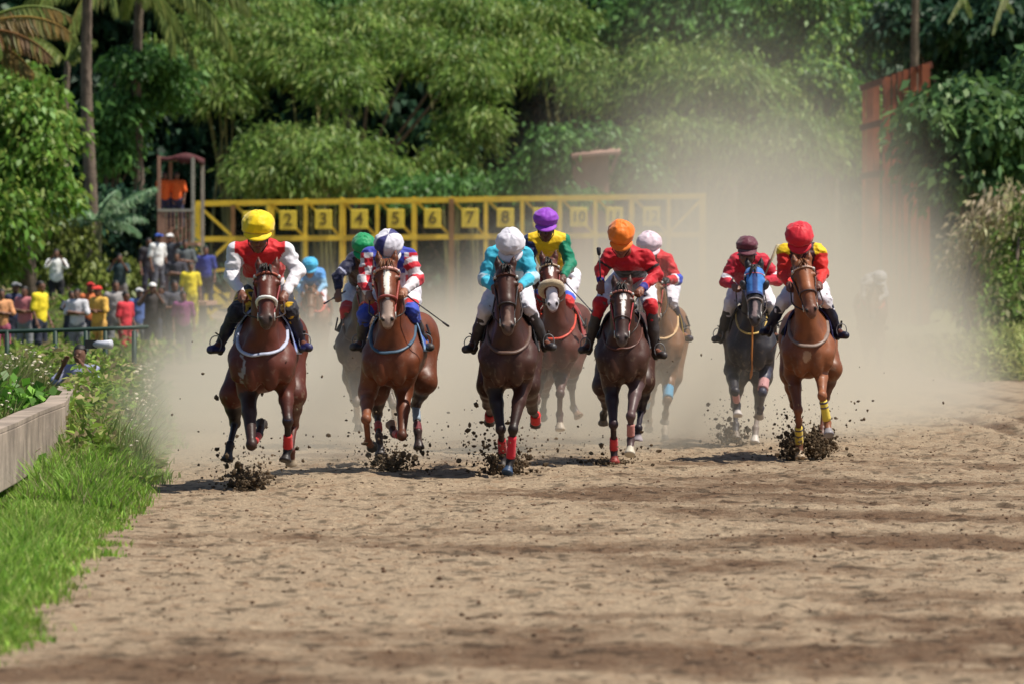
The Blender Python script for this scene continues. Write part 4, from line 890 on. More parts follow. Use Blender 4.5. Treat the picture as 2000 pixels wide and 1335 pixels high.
def build_rider(s, Y, O, sp, bits, hs):
    def J(j, y=None): return W(j[0], j[1], Y + (y if y is not None else j[2])) - O
    root = thing('person', O, s['label'], 'jockey', 'jockeys riding in the race')
    sh = [J(s['sh'][i], s.get('shy', -.05)) for i in (0, 1)]; el = [J(s['el'][i], s['el'][i][2] if len(s['el'][i]) > 2 else -.1) for i in (0, 1)]
    ha = [J(s['ha'][i], s['ha'][i][2] if len(s['ha'][i]) > 2 else -.34) for i in (0, 1)]
    kn = [J(s['kn'][i], s['kn'][i][2] if len(s['kn'][i]) > 2 else .04) for i in (0, 1)]; ft = [J(s['ft'][i], s['ft'][i][2] if len(s['ft'][i]) > 2 else .3) for i in (0, 1)]
    cap = J(s['cap'], s.get('capy', -.44))
    hz = s.get('hipz', 1.74); hipc = sp(0, s.get('hipy', .5), hz) + np.array([s.get('hipx', 0), 0, 0])
    hip = [hipc + np.array([x * .1, 0, 0]) for x in (-1, 1)]
    shc = (sh[0] + sh[1]) / 2; yaw = s.get('yaw', 0); tl = s.get('tilt', .45)
    fw = np.array([math.sin(yaw) * math.cos(tl), -math.cos(yaw) * math.cos(tl), -math.sin(tl)]); up = uni(np.array([fw[0] * math.tan(tl) if tl < 1.2 else 0, -math.sin(tl), math.cos(tl)])); up = uni(up - fw * (up @ fw)); rt = np.cross(fw, up)
    hd = cap - up * .105 + fw * .015
    HD = lambda x, f, u: hd + rt * x + fw * f + up * u
    neck = shc + np.array([0, -.02, .03])
    tor = [(shc + np.array([0, .03, -.02]), lerp(shc, hipc, .5) + np.array([0, 0, .03]), .125, .13), (lerp(shc, hipc, .5) + np.array([0, 0, .03]), hipc, .13, .125)]
    B = [P(t[0], t[1], t[2] - .015, t[3] - .015, k=.08, tag='torso', fl=1.1) for t in tor]
    B += [P(sh[0], sh[1], .062, k=.05, tag='torso'), P(neck, hd - up * .04 - fw * .03, .056, .052, k=.03, tag='neck')]
    B += [P(hd + up * .01, None, (.078, .095, .1), k=.03, tag='face'), P(HD(0, .03, -.055), HD(0, .055, -.085), .058, .038, k=.04, tag='face'),
          P(HD(0, .09, .0), HD(0, .112, -.03), .012, .016, k=.012, tag='face'), P(HD(0, .092, -.066), None, (.024, .012, .008), k=.008, tag='lips'),
          P(HD(0, .085, .028), None, (.055, .018, .012), k=.02, tag='face')]
    for x in (-1, 1):
        B += [P(HD(x * .031, .083, .008), None, (.013, .009, .008), k=.003, tag='eye'), P(HD(x * .078, -.005, -.01), None, (.012, .02, .03), k=.008, tag='ear'),
              P(HD(x * .04, .07, -.03), None, (.025, .022, .022), k=.02, tag='face')]
    for i in (0, 1):
        x = (-1, 1)[i]
        B += [P(sh[i], el[i], .042, .034, k=.03, tag='arm'), P(el[i], ha[i] - uni(ha[i] - el[i]) * .04, .034, .022, k=.02, tag='arm')]
        B += hand_prims(ha[i], el[i], x)
        B += [P(hip[i], kn[i], .085, .055, k=.05, tag='leg'), P(kn[i], ft[i], .052, .034, k=.03, tag='leg')]
        toe = ft[i] + np.array([x * .065, -.15, -.04]); B.append(P(ft[i], toe, .032, .026, k=.02, tag='leg'))
    V, Q, ti, tt = surf(B, hs * .0085)
    sk_ = 1.5 * np.array(s.get('skin', (.22, .10, .06)))
    def fn(tg, t, p):
        c = np.tile(sk_, (len(t), 1))
        if tg == 'eye': c[:] = (.02, .015, .012)
        if tg == 'lips': c = c * np.array([.9, .55, .55])
        if tg == 'hand' and s.get('glove'): c[:] = s['glove']
        return c
    mk('body', V, Q, SKIN, root, colour(B, V, ti, tt, fn))
    fold = lambda sc_, am: (lambda p: am * (1.6 * np.abs(fbm(p[:, 0] * sc_ * .75 + p[:, 2] * 3, p[:, 1] * sc_ * .5, p[:, 2] * sc_, 3, seed=11)) - .35))
    # ---- silks
    S = [P(t[0], t[1], t[2] + .022, t[3] + .012, k=.08, tag='torso', fl=1.12) for t in tor]
    S += [P(sh[0], sh[1], .072, k=.06, tag='yoke'), P(lerp(neck, shc, .6), neck + uni(hd - neck) * .02, .066, .058, k=.03, tag='collar')]
    for i in (0, 1):
        w = ha[i] - uni(ha[i] - el[i]) * .07
        S += [P(sh[i], lerp(sh[i], el[i], .5), .066, .066, k=.05, tag='u%d' % i), P(lerp(sh[i], el[i], .5), el[i], .066, .062, k=.03, tag='v%d' % i), P(el[i], w, .061, .04, k=.03, tag='w%d' % i)]
    V, Q, ti, tt = surf(S, hs * .0105, fold(13, .022))
    f2 = s['silk']
    def fs(tg, t, p):
        q = p - shc
        return f2(tg, t, q, p)
    mk('silks', V, Q, CLOTHM, root, colour(S, V, ti, tt, fs))
    # ---- breeches
    S = [P(lerp(hipc, shc, .12), hipc + np.array([0, .05, -.03]), .125, .145, k=.06, tag='hip', fl=1.15)]
    for i in (0, 1): S += [P(hip[i], lerp(hip[i], kn[i], .5), .1, .09, k=.05, tag='thigh'), P(lerp(hip[i], kn[i], .5), kn[i], .09, .066, k=.03, tag='thigh2'), P(kn[i], lerp(kn[i], ft[i], .3), .067, .052, k=.02, tag='knee')]
    V, Q, ti, tt = surf(S, hs * .012, fold(12, .030))
    bc = np.array(s.get('breech', (.72, .70, .78)))
    kc = s.get('kneecol')
    def fb(tg, t, p):
        c = np.tile(bc, (len(t), 1))
        if kc and tg == 'thigh2':
            for (a0, a1, cc) in kc: c[(t > a0) & (t <= a1)] = cc
        if kc and tg == 'knee': c[:] = kc[-1][2]
        if s.get('camo') is not None:
            n = fbm(p[:, 0] * 9, p[:, 1] * 9, p[:, 2] * 9, 2, seed=4); c[n > -.02] = s['camo']
        return c
    mk('breeches', V, Q, CLOTHM, root, colour(S, V, ti, tt, fb))
    # ---- boots
    for i in (0, 1):
        x = (-1, 1)[i]; toe = ft[i] + np.array([x * .075, -.17, -.045]); heel = ft[i] + np.array([0, .05, -.035])
        S = [P(lerp(kn[i], ft[i], .2), lerp(kn[i], ft[i], .55), .061, .054, k=.02, tag='shaft'), P(lerp(kn[i], ft[i], .55), ft[i], .054, .042, k=.03, tag='shaft'), P(heel, toe, .045, .038, k=.03, tag='foot'),
             P(heel + np.array([0, .0, -.02]), heel + np.array([0, -.03, -.035]), .03, .028, k=.01, tag='sole')]
        V, Q, ti, tt = surf(S, hs * .0105); b1 = np.array(s.get('boot', (.015, .014, .016))); b2 = np.array(s.get('boot2', b1))
        def fo(tg, t, p):
            c = np.tile(b2 if tg == 'foot' else b1, (len(t), 1))
            c[p[:, 2] < ft[i][2] - .058] = (.02, .02, .02); return c
        mk('boot', V, Q, LEATHER, root, colour(S, V, ti, tt, fo))
        # stirrup belongs to the horse
        m = MB(); c = ft[i] + np.array([x * .035, -.08, -.0])
        m.tube([c + np.array([math.cos(q) * .052, 0, math.sin(q) * .062 + .012 - (.01 if math.sin(q) < 0 else 0)]) for q in np.linspace(0, 2 * PI, 15)[:-1]], .005, n=6, col=(.2, .2, .21), closed=True)
        m.build('stirrup', LEATHER, s['horse'], col=True)
        m = MB(); m.tube([c + np.array([0, 0, .1]), lerp(c, sp(x * .3, .3, 1.3), .6) + np.array([x * .02, 0, .03]), sp(x * .27, .34, 1.4)], .011, n=6, col=(.015, .012, .012), flat=.5)
        m.build('stirrup_leather', LEATHER, s['horse'], col=True)
    # ---- cap: gathered silk over a skull cap, with a peak
    V = []; cl = []; Nn, Mm = 22, 48; R = s.get('capr', .15) * .93; cc = s['capcol']
    for i in range(Nn):
        th = .06 + (PI * .60) * i / (Nn - 1)
        for j in range(Mm):
            ph = 2 * PI * j / Mm
            w = (1.03 + .035 * math.cos(2 * (th - 1.0)) + .03 * abs(math.sin(ph * 4 + .5 * math.sin(th * 3 + s['cap'][0]))) ** .6 * math.sin(min(th, 1.7)) + .018 * math.sin(ph * 13 + 3 * math.sin(th * 2.3)) * math.sin(th) + .035 * math.sin(ph * 3 + s['cap'][0]) * math.sin(th * 2)
                 + .05 * float(vnoise(np.array([abs(ph - PI) * 2.2]), np.array([th * 5.0]), seed=s['cap'][0])[0]))
            if i >= Nn - 2: w *= .95
            x, f, u = math.sin(th) * math.sin(ph) * R * w * .96, math.sin(th) * math.cos(ph) * R * w * 1.05, math.cos(th) * R * w * s.get('caph', .86)
            V.append(cap + rt * x + fw * (f - .012) + up * (u - .0)); cl.append(cc(th, ph))
    V.append(cap + up * R * .97 * s.get('caph', .86)); cl.append(cl[0])
    Q = [(i * Mm + j, i * Mm + (j + 1) % Mm, (i + 1) * Mm + (j + 1) % Mm, (i + 1) * Mm + j) for i in range(Nn - 1) for j in range(Mm)]
    T = [(len(V) - 1, (j + 1) % Mm, j) for j in range(Mm)]
    o = mk('cap', V, Q, HATM, root, np.array(cl), T=T); sm = o.modifiers.new('s', 'SOLIDIFY'); sm.thickness = .008
    V = []; Q = []; a_, b_ = 15, 5
    for i in range(b_):
        for j in range(a_):
            ph = -.95 + 1.9 * j / (a_ - 1); k = i / (b_ - 1)
            r0 = R * .99 + .062 * k * max(0, math.cos(ph * 1.6)) ** .5
            V.append(cap + rt * (math.sin(ph) * r0 * .96) + fw * (math.cos(ph) * r0 - .012) + up * (-.035 - .045 * k * max(0, math.cos(ph * 1.6))))
    Q = [(i * a_ + j, i * a_ + j + 1, (i + 1) * a_ + j + 1, (i + 1) * a_ + j) for i in range(b_ - 1) for j in range(a_ - 1)]
    o = mk('cap_peak', V, Q, HATM, root, np.tile(s.get('peak', cc(1.4, 0.0)), (len(V), 1))); sm = o.modifiers.new('s', 'SOLIDIFY'); sm.thickness = .008
    if False:
        m = MB(); t = cap + up * R * .9
        for k in range(6):
            q = k * 1.05; m.tube([t, t + rt * math.cos(q) * .03 + fw * math.sin(q) * .03 + up * .03, t + rt * math.cos(q) * .045 + fw * math.sin(q) * .04 + up * .008], [.008, .014, .006], n=6, col=cc(.1, 0))
        m.build('cap_bow', HATM, root, col=True)
    if s.get('goggles'):
        m = MB(); g = []
        for j in range(13):
            ph = -1.5 + 3 * j / 12; g.append(HD(math.sin(ph) * .092, math.cos(ph) * .1, .012))
        m.tube(g, .02, n=8, col=s['goggles'], flat=.5); m.build('goggles', mat('goggles', rough=.15, vc=True, var=.02), root, col=True)
    m = MB(); st = []
    for x in (-1, 1): m.tube([HD(x * .09, .02, .03), HD(x * .08, .04, -.05), HD(x * .03, .06, -.115)], .005, n=5, col=(.02, .02, .02))
    m.build('chin_strap', LEATHER, root, col=True)
    # reins (horse's part)
    m = MB(); rc = s.get('rein', (.03, .015, .01))
    for i in (0, 1):
        b, h = bits[i], ha[i] if not s.get('free') == i else ha[1 - i] + np.array([.02, 0, 0])
        mid = lerp(b, h, .5) + np.array([(-1, 1)[i] * .05, 0, -.05]); m.tube([b, lerp(b, mid, .5) + np.array([(-1, 1)[i] * .02, 0, 0]), mid, lerp(mid, h, .6) + np.array([0, 0, -.01]), h], .0075, n=6, col=rc)
    hh = ha[1 - s['free']] if s.get('free') is not None else lerp(ha[0], ha[1], .5)
    m.tube([ha[0] if s.get('free') != 0 else ha[1], lerp(ha[0], ha[1], .5) + np.array([0, .1, -.12]) if s.get('free') is None else hh + np.array([0, .1, -.12]), ha[1] if s.get('free') != 1 else ha[0]], .0075, n=6, col=rc)
    m.build('reins', LEATHER, s['horse'], col=True)
    if s.get('whip'):
        w = s['whip']; i = w['hand']; h = ha[i]; tp = W(w['tip'][0], w['tip'][1], Y + w['tip'][2]) - O
        dirv = uni(tp - h); wo = MB(); st = h - dirv * .09 + O
        if w.get('bat'):
            wo.tube([st, h + O + dirv * .1], .009, n=6, col=(.03, .02, .02)); wo.tube([h + O + dirv * .1, tp + O - dirv * .02, tp + O], [.009, .028, .024], n=6, col=w['col'], flat=.35)
        else:
            wo.tube([st, h + O + dirv * .06, h + O + dirv * .08], [.011, .011, .007], n=6, col=w['col']); wo.tube([h + O + dirv * .08, tp + O - dirv * .08], [.0075, .0055], n=6, col=w['col'])
            wo.tube([tp + O - dirv * .085, tp + O - dirv * .07, tp + O - dirv * .01, tp + O], [.006, .019, .022, .012], n=6, col=w.get('flap', w['col']), flat=.5)
        V = np.array(wo.v) - (h + O); wo.v = [tuple(v) for v in V]
        o = wo.build('whip', LEATHER, None, col=True); o.location = tuple(h + O); tag(o, w['label'], 'whip', 'whips carried by jockeys')
    return root
# ================================================================ the field
WHITE = (.78, .76, .82); RED = (.62, .015, .02); YEL = (.85, .56, .01); NAVY = (.02, .022, .09); BLK = (.015, .014, .016); BLUE = (.02, .06, .5)
def const(c):
    c = np.array(c, float)
    return lambda *a: tuple(c)
def full(n, c): return np.tile(np.array(c, float), (n, 1))
def silk1(tg, t, q, p):
    if tg[0] in 'uvw' and tg[1:].isdigit(): return full(len(t), WHITE)
    c = full(len(t), RED); c[q[:, 2] < -.24] = WHITE; c[np.abs(q[:, 0]) > .22] = WHITE; return c
def silk2(tg, t, q, p):
    R_, W_ = (.65, .02, .04), (.75, .70, .74)
    if tg == 'collar': return full(len(t), (.03, .04, .3))
    c = full(len(t), W_)
    if tg[0] in 'uvw' and tg[1:].isdigit():
        if tg[1] == '0':
            k = (np.floor(p[:, 2] / .075) + np.floor((p[:, 0] + p[:, 1] * .4) / .075)) % 2; c[k < .5] = R_
        else:
            u = {'u': 0, 'v': .5, 'w': 1}[tg[0]] + t * .5; c[(u > .35) & (u < .6)] = R_; c[(u > .92) & (u < 1.14)] = R_
        return c
    k = (np.floor(p[:, 2] / .085) + np.floor(p[:, 0] / .085)) % 2; c[k < .5] = R_
    c[(np.abs(q[:, 0]) < .15) | (q[:, 2] > .03)] = (.04, .06, .42); c[(np.abs(q[:, 0]) < .15) & (q[:, 2] < -.16)] = W_
    return c
def silk3(tg, t, q, p):
    CY, LC = (.05, .48, .68), (.50, .68, .80)
    c = full(len(t), CY)
    if tg[0] in 'vw' and tg[1:].isdigit():
        u = (0 if tg[0] == 'v' else 1) + t; c[(u > .7) & (u < 1.25)] = LC
    if tg == 'torso': c[q[:, 2] < -.15] = LC
    return c
def silkP(tg, t, q, p):
    if tg[0] in 'uvw' and tg[1:].isdigit(): return full(len(t), (.012, .02, .10) if tg[1] == '0' else (.0, .22, .12))
    c = full(len(t), YEL); c[q[:, 0] > .2] = (.0, .22, .12); c[q[:, 0] < -.2] = (.012, .03, .12); c[q[:, 2] < -.32] = (.1, .05, .02); return c
def silkO(tg, t, q, p):
    c = full(len(t), (.55, .012, .025))
    if tg[0] == 'v' and tg[1:].isdigit(): c[t < .35] = BLK
    if tg[0] == 'w': c[t > .85] = (.03, .03, .25)
    if tg == 'torso': c[(q[:, 2] > -.21) & (q[:, 2] < -.14)] = BLK
    return c
def silkK(tg, t, q, p):
    c = full(len(t), (.6, .02, .03))
    if tg[0] == 'w': c[t < .25] = (.03, .08, .6); c[(t >= .25) & (t < .42)] = WHITE
    if tg[0] == 'v': c[t > .75] = (.03, .08, .6)
    return c
def silkB(tg, t, q, p):
    c = full(len(t), (.55, .012, .04))
    if tg[0] == 'v' and tg[1:].isdigit(): c[(t > .45) & (t < .9)] = WHITE
    return c
def silkR(tg, t, q, p):
    c = full(len(t), (.68, .025, .02))
    if tg == 'yoke': c[:] = YEL; c[np.abs(q[:, 0]) < .10] = (.03, .01, .02)
    if tg[0] == 'u': c[t < .25] = YEL
    if tg == 'torso': c[:] = (.05, .01, .02)
    return c
def silkG(tg, t, q, p):
    c = full(len(t), (.012, .014, .05))
    if tg == 'torso': c[:] = (.08, .03, .02)
    if tg[0] == 'v' and tg[1:].isdigit(): c[(t > .55) & (t < .7)] = (.4, .42, .6)
    return c
silkL = lambda tg, t, q, p: full(len(t), (.25, .5, .75) if tg[0] in 'vw' else (.10, .35, .8))
BAY = (.115, .030, .014); DBAY = (.060, .020, .011); CHS = (.30, .10, .035); LCH = (.26, .12, .06); BLKH = (.032, .027, .03)
HORSES = [
 dict(Y=49.3, cx=513, skew=.02, brow=(521, 535), nose=(519, 618), coat=(.13, .028, .014), dz=.03, wide=1.12, hs=1.08,
      blaze=[(.0, .16, .004, .016, -.02, (.6, .55, .5))], muz=(.05, .035, .03), chestpatch=(-.17, 1.06, .035, .12, (.3, .28, .3)), tack=dict(bridle=(.30, .03, .04), brow=(.45, .12, .08), noseband=(.75, .75, .72), nw=1.9, cloth=(.03, .07, .55), clothtrim=(.4, .5, .8), collar=(.45, .48, .62), cw=.02),
      legs=[dict(k='f', p=[(484, 764, -.08), (491, 868, -.42), (505, 848, -.02), (511, 826, .10)], col=(.035, .014, .010), wrap=[('c', .35, .85, (.5, .03, .03))]),
            dict(k='f', p=[(557, 752, -.1), (562, 822, -.3), (562, 876, -.18), (557, 898, -.22)], hoof=(.03, .025, .025), wrap=[('c', -.12, .12, (.02, .025, .06)), ('c', .5, .95, (.55, .03, .03))]),
            dict(k='h', p=[(455, 770, .75), (459, 826, .95), (449, 868, .55), (444, 897, .5)], col=(.02, .012, .012), hoof=(.05, .045, .05)),
            dict(k='h', p=[(572, 770, .8), (573, 830, 1.1), (568, 880, .8), (569, 905, .85)], hoof=(.35, .28, .2), col=(.08, .02, .012))],
      label='dark bay racehorse with a white noseband under the yellow-capped jockey'),
 dict(Y=53.0, cx=764, skew=.09, brow=(755, 526), nose=(757, 621), coat=(.19, .052, .02), wide=1.05, hs=1.12,
      blaze=[(.02, .62, .03, .022, .0, (.75, .70, .62)), (.62, 1.2, .05, .05, .0, (.45, .33, .27))], muz=(.25, .15, .12), mane=(.16, .06, .02), tail=(.1, .03, .015), pointmix=.55, tack=dict(bridle=(.42, .08, .06), brow=(.75, .4, .35), noseband=(.3, .06, .05), bw=.013, cloth=(.03, .10, .5), clothtrim=(.3, .5, .8), collar=(.05, .10, .16), cw=.019),
      legs=[dict(k='f', p=[(718, 766, -.05), (715, 818, -.42), (719, 862, -.05), (727, 872, .1)], col=(.22, .075, .035)),
            dict(k='f', p=[(789, 762, -.05), (785, 850, -.45), (770, 846, -.02), (764, 828, .08)], wrap=[('c', .3, .8, (.5, .04, .04))], hoof=(.3, .2, .15)),
            dict(k='h', p=[(735, 765, .75), (737, 808, .95), (740, 850, .6), (743, 888, .5)], col=(.05, .02, .012), sock=(.65, .58, .5), hoof=(.07, .06, .06), wrap=[('c', .45, .75, (.55, .06, .05))]),
            dict(k='h', p=[(829, 745, .8), (812, 790, 1.1), (816, 842, .85), (818, 874, .8)], col=(.05, .025, .02), hoof=(.05, .03, .03), wrap=[('c', .05, .6, (.28, .36, .45)), ('c', .7, 1.0, (.15, .02, .03))])],
      label='chestnut racehorse with a broad white blaze under the checked jockey'),
 dict(Y=52.6, cx=992, skew=.03, brow=(988, 537), nose=(992, 634), coat=(.066, .021, .012), hs=1.03,
      blaze=[(.68, 1.0, .02, .03, .0, (.22, .13, .10))], muz=(.10, .06, .05), tack=dict(bridle=(.02, .015, .02), brow=(.09, .03, .02), noseband=(.03, .02, .02), cloth=(.02, .02, .025), collar=(.11, .06, .045), cw=.022),
      legs=[dict(k='f', p=[(965, 754, -.05), (978, 838, -.25), (982, 882, .12), (981, 914, .08)], col=(.02, .010, .010), wrap=[('c', .45, .98, (.5, .02, .03))]),
            dict(k='f', p=[(1021, 748, -.1), (1002, 838, -.4), (997, 898, -.32), (991, 922, -.38)], hoof=(.03, .06, .12), wrap=[('c', .22, .92, (.6, .02, .04))]),
            dict(k='h', p=[(955, 752, .85), (952, 790, 1.2), (957, 810, 1.45), (956, 824, 1.55)], col=(.05, .015, .01), wrap=[('p', -.2, .5, (.5, .02, .02))]),
            dict(k='h', p=[(1030, 752, .85), (1040, 800, 1.2), (1046, 812, 1.5), (1046, 828, 1.6)], wrap=[('p', -.2, .7, (.6, .02, .02))])],
      label='plain faced dark bay racehorse under the white-capped jockey in light blue'),
 dict(Y=60.0, cx=1084, skew=.10, brow=(1073, 518), nose=(1080, 590), coat=(.125, .035, .022), dz=.04, wide=.95,
      blaze=[(.0, .3, .03, .012, .01, (.75, .7, .68)), (.58, 1.2, .06, .07, 0, (.72, .66, .72))], muz=(.3, .2, .25), tack=dict(bridle=(.25, .02, .02), brow=(.6, .45, .3), shadow_roll=(.55, .42, .27), cloth=(.35, .03, .03), collar=(.6, .06, .03), cw=.016),
      legs=[dict(k='f', p=[(1052, 735, -.05), (1047, 782, -.4), (1045, 812, -.1), (1046, 834, -.1)], col=(.06, .015, .012), hoof=(.5, .03, .03), wrap=[('p', -.3, .6, (.6, .03, .03))]),
            dict(k='f', p=[(1096, 730, -.05), (1094, 768, -.35), (1093, 808, -.2), (1094, 838, -.25)], col=(.08, .04, .035), sock=(.6, .5, .42), hoof=(.45, .38, .3)),
            dict(k='h', p=[(1115, 715, .8), (1116, 755, 1.1), (1120, 795, 1.3), (1130, 812, 1.25)], col=(.06, .045, .07), hoof=(.3, .18, .12)),
            dict(k='h', p=[(1062, 735, .8), (1064, 770, 1.1), (1061, 800, 1.4), (1060, 815, 1.5)])],
      label='bay racehorse with a beige shadow roll and white muzzle under the purple-capped jockey'),
 dict(Y=55.9, cx=1213, skew=.06, brow=(1215, 570), nose=(1215, 656), coat=(.075, .028, .018), hs=1.08, wide=.97, dz=-.02,
      blaze=[(.05, .2, .035, .03, .01, (.8, .75, .72)), (.2, .62, .022, .012, .01, (.8, .75, .72))], muz=(.08, .06, .06), tack=dict(bridle=(.45, .03, .04), brow=(.75, .3, .25), noseband=(.05, .02, .02), cloth=(.03, .02, .03), collar=(.10, .03, .02), cw=.014, nw=.8),
      legs=[dict(k='f', p=[(1194, 752, -.05), (1198, 828, -.25), (1199, 876, .0), (1200, 902, -.02)], col=(.03, .015, .02), hoof=(.3, .05, .04), wrap=[('c', .55, 1.0, (.62, .04, .05))]),
            dict(k='f', p=[(1244, 745, -.1), (1232, 812, -.45), (1232, 858, -.4), (1230, 886, -.5)], col=(.09, .05, .05), hoof=(.5, .45, .36), wrap=[('c', .35, .85, (.5, .2, .17))]),
            dict(k='h', p=[(1256, 745, .8), (1252, 800, 1.1), (1247, 835, .8), (1245, 858, .8)], col=(.02, .012, .02), hoof=(.4, .35, .38)),
            dict(k='h', p=[(1180, 752, .85), (1184, 790, 1.2), (1179, 808, 1.45), (1178, 826, 1.5)], hoof=(.16, .12, .08))],
      label='brown racehorse carrying its head low, narrow white blaze, under the orange-capped jockey'),
 dict(Y=63.0, cx=1288, skew=.06, brow=(1276, 548), nose=(1280, 620), coat=(.25, .115, .05), wide=.95, pointmix=.3, points=(.14, .08, .05),
      tack=dict(bridle=(.4, .04, .03), cloth=(.5, .35, .05), collar=(.6, .4, .2), cw=.018), vox=.016,
      legs=[dict(k='f', p=[(1266, 730, -.05), (1264, 778, -.35), (1262, 804, -.1), (1262, 824, -.1)], hoof=(.3, .25, .2), wrap=[('c', .0, .6, (.06, .32, .65))]),
            dict(k='f', p=[(1308, 728, -.05), (1304, 780, -.3), (1300, 806, .0), (1298, 824, .05)], hoof=(.4, .35, .3), wrap=[('a', .45, .95, (.08, .38, .65))]),
            dict(k='h', p=[(1312, 735, .85), (1302, 785, 1.0), (1298, 840, .6), (1299, 862, .5)], sock=(.4, .33, .26)),
            dict(k='h', p=[(1268, 735, .85), (1270, 785, 1.1), (1268, 820, 1.3), (1267, 838, 1.4)])],
      label='light chestnut racehorse with blue leg wraps half hidden behind the orange-capped jockey'),
 dict(Y=61.5, cx=1466, skew=.02, brow=(1474, 535), nose=(1475, 620), coat=(.028, .024, .03), points=(.035, .033, .045), hs=1.05, wide=.97,
      blaze=[(.6, .95, .02, .03, .0, (.28, .2, .2))], muz=(.06, .05, .055), tack=dict(bridle=(.35, .3, .3), brow=(.6, .1, .12), mask=((.05, .22, .62), (.02, .05, .2), (.03, .035, .05)), cloth=(.02, .02, .03), collar=(.6, .42, .12), cw=.014, martingale=(.55, .2, .04), cz=.06, bw=.008),
      legs=[dict(k='f', p=[(1430, 722, -.1), (1436, 764, -.5), (1440, 790, -.3), (1441, 810, -.35)], hoof=(.5, .46, .44), wrap=[('c', .1, .7, (.5, .22, .22))]),
            dict(k='f', p=[(1496, 716, -.1), (1489, 766, -.4), (1486, 796, .0), (1483, 812, .12)], col=(.05, .05, .08), hoof=(.35, .3, .26), wrap=[('a', .5, .88, (.5, .25, .25))]),
            dict(k='h', p=[(1440, 735, .85), (1436, 790, 1.1), (1437, 828, .7), (1438, 856, .6)], hoof=(.2, .16, .13)),
            dict(k='h', p=[(1488, 735, .85), (1482, 795, 1.1), (1476, 835, .7), (1474, 864, .6)], sock=(.2, .16, .14), hoof=(.6, .55, .5))],
      label='black racehorse in a bright blue hood with blinkers'),
 dict(Y=57.4, cx=1576, skew=.05, turn=-.12, brow=(1568, 524), nose=(1584, 602), coat=(.285, .092, .034), points=(.12, .04, .02), pointmix=.6, hs=1.1,
      muz=(.16, .07, .05), mane=(.2, .07, .02), tail=(.2, .07, .02), chestpatch=(-.02, 1.05, .05, .06, (.45, .26, .15)),
      tack=dict(bridle=(.06, .03, .03), brow=(.7, .5, .4), cloth=(.03, .03, .12), collar=(.24, .17, .14), cw=.024),
      legs=[dict(k='f', p=[(1549, 728, -.05), (1559, 800, -.25), (1561, 866, -.05), (1563, 893, -.1)], col=(.17, .06, .03), hoof=(.4, .3, .2), wrap=[('c', .5, .98, (.8, .58, .08))], band=((.05, .04, .1), (.15, .5))),
            dict(k='f', p=[(1604, 712, -.1), (1606, 772, -.5), (1616, 824, -.42), (1619, 848, -.5)], col=(.3, .11, .05), hoof=(.3, .28, .3), wrap=[('c', .18, .92, (.8, .6, .08))], band=((.05, .04, .1), (.1, .35))),
            dict(k='h', p=[(1622, 720, .8), (1612, 775, 1.1), (1606, 836, .75), (1605, 868, .6)], col=(.13, .045, .03), hoof=(.25, .12, .08)),
            dict(k='h', p=[(1545, 728, .85), (1552, 790, 1.2), (1560, 820, 1.5), (1562, 836, 1.6)])],
      label='bright chestnut racehorse with yellow leg wraps under the red-capped jockey'),
 dict(Y=61.0, cx=703, skew=.03, brow=(716, 556), nose=(716, 618), coat=(.12, .07, .05), vox=.018, wide=.92, muz=(.3, .2, .14), points=(.13, .1, .08),
      tack=dict(bridle=(.3, .05, .04), cloth=(.02, .02, .04), collar=(.1, .05, .03)),
      legs=[dict(k='f', p=[(692, 730, -.05), (696, 785, -.3), (699, 815, -.1), (700, 840, -.1)], sock=(.4, .34, .28)),
            dict(k='f', p=[(745, 730, -.05), (768, 790, -.3), (770, 820, 0), (768, 838, 0)], sock=(.45, .38, .3)),
            dict(k='h', p=[(690, 735, .85), (692, 780, 1.1), (697, 800, 1.4), (697, 820, 1.5)]),
            dict(k='h', p=[(722, 735, .85), (722, 785, 1.1), (720, 820, 1.2), (720, 840, 1.3)])],
      label='brown racehorse mostly hidden behind the checked jockey, under the green-capped jockey'),
 dict(Y=98.0, cx=612, skew=.0, brow=(605, 571), nose=(606, 618), coat=(.2, .09, .045), vox=.022, points=(.12, .06, .04), dz=.02,
      tack=dict(bridle=(.3, .1, .05), cloth=(.5, .08, .06), collar=(.5, .08, .05), cw=.03),
      legs=[dict(k='f', p=[(600, 670, -.05), (598, 702, -.3), (600, 722, 0), (600, 738, 0)]), dict(k='f', p=[(626, 670, -.05), (628, 698, -.4), (626, 716, 0), (626, 728, 0)]),
            dict(k='h', p=[(598, 680, .85), (596, 708, 1.1), (598, 722, 1.4), (598, 730, 1.5)]), dict(k='h', p=[(628, 680, .85), (630, 708, 1.1), (630, 722, .8), (630, 736, .7)])],
      label='distant tan racehorse in the dust under the light blue jockey behind the leader'),
 dict(Y=108.0, cx=1705, skew=.0, brow=(1702, 575), nose=(1703, 617), coat=(.2, .1, .06), vox=.025, dz=.02,
      tack=dict(bridle=(.3, .1, .05), cloth=(.5, .08, .06), collar=(.5, .08, .05), cw=.03),
      legs=[dict(k='f', p=[(1694, 660, -.05), (1694, 690, -.3), (1694, 705, 0), (1694, 720, 0)]), dict(k='f', p=[(1716, 660, -.05), (1718, 686, -.4), (1716, 702, 0), (1716, 714, 0)]),
            dict(k='h', p=[(1692, 670, .85), (1690, 695, 1.1), (1692, 708, 1.4), (1692, 714, 1.5)]), dict(k='h', p=[(1718, 670, .85), (1720, 695, 1.1), (1720, 710, .8), (1720, 722, .7)])],
      label='faint last racehorse almost swallowed by the dust on the right of the field'),
]
def whitenavy(th, ph):
    p = ph % (2 * PI)
    return (.03, .03, .16) if (.35 < p < 1.25 or 3.4 < p < 4.2) else (.76, .74, .84)
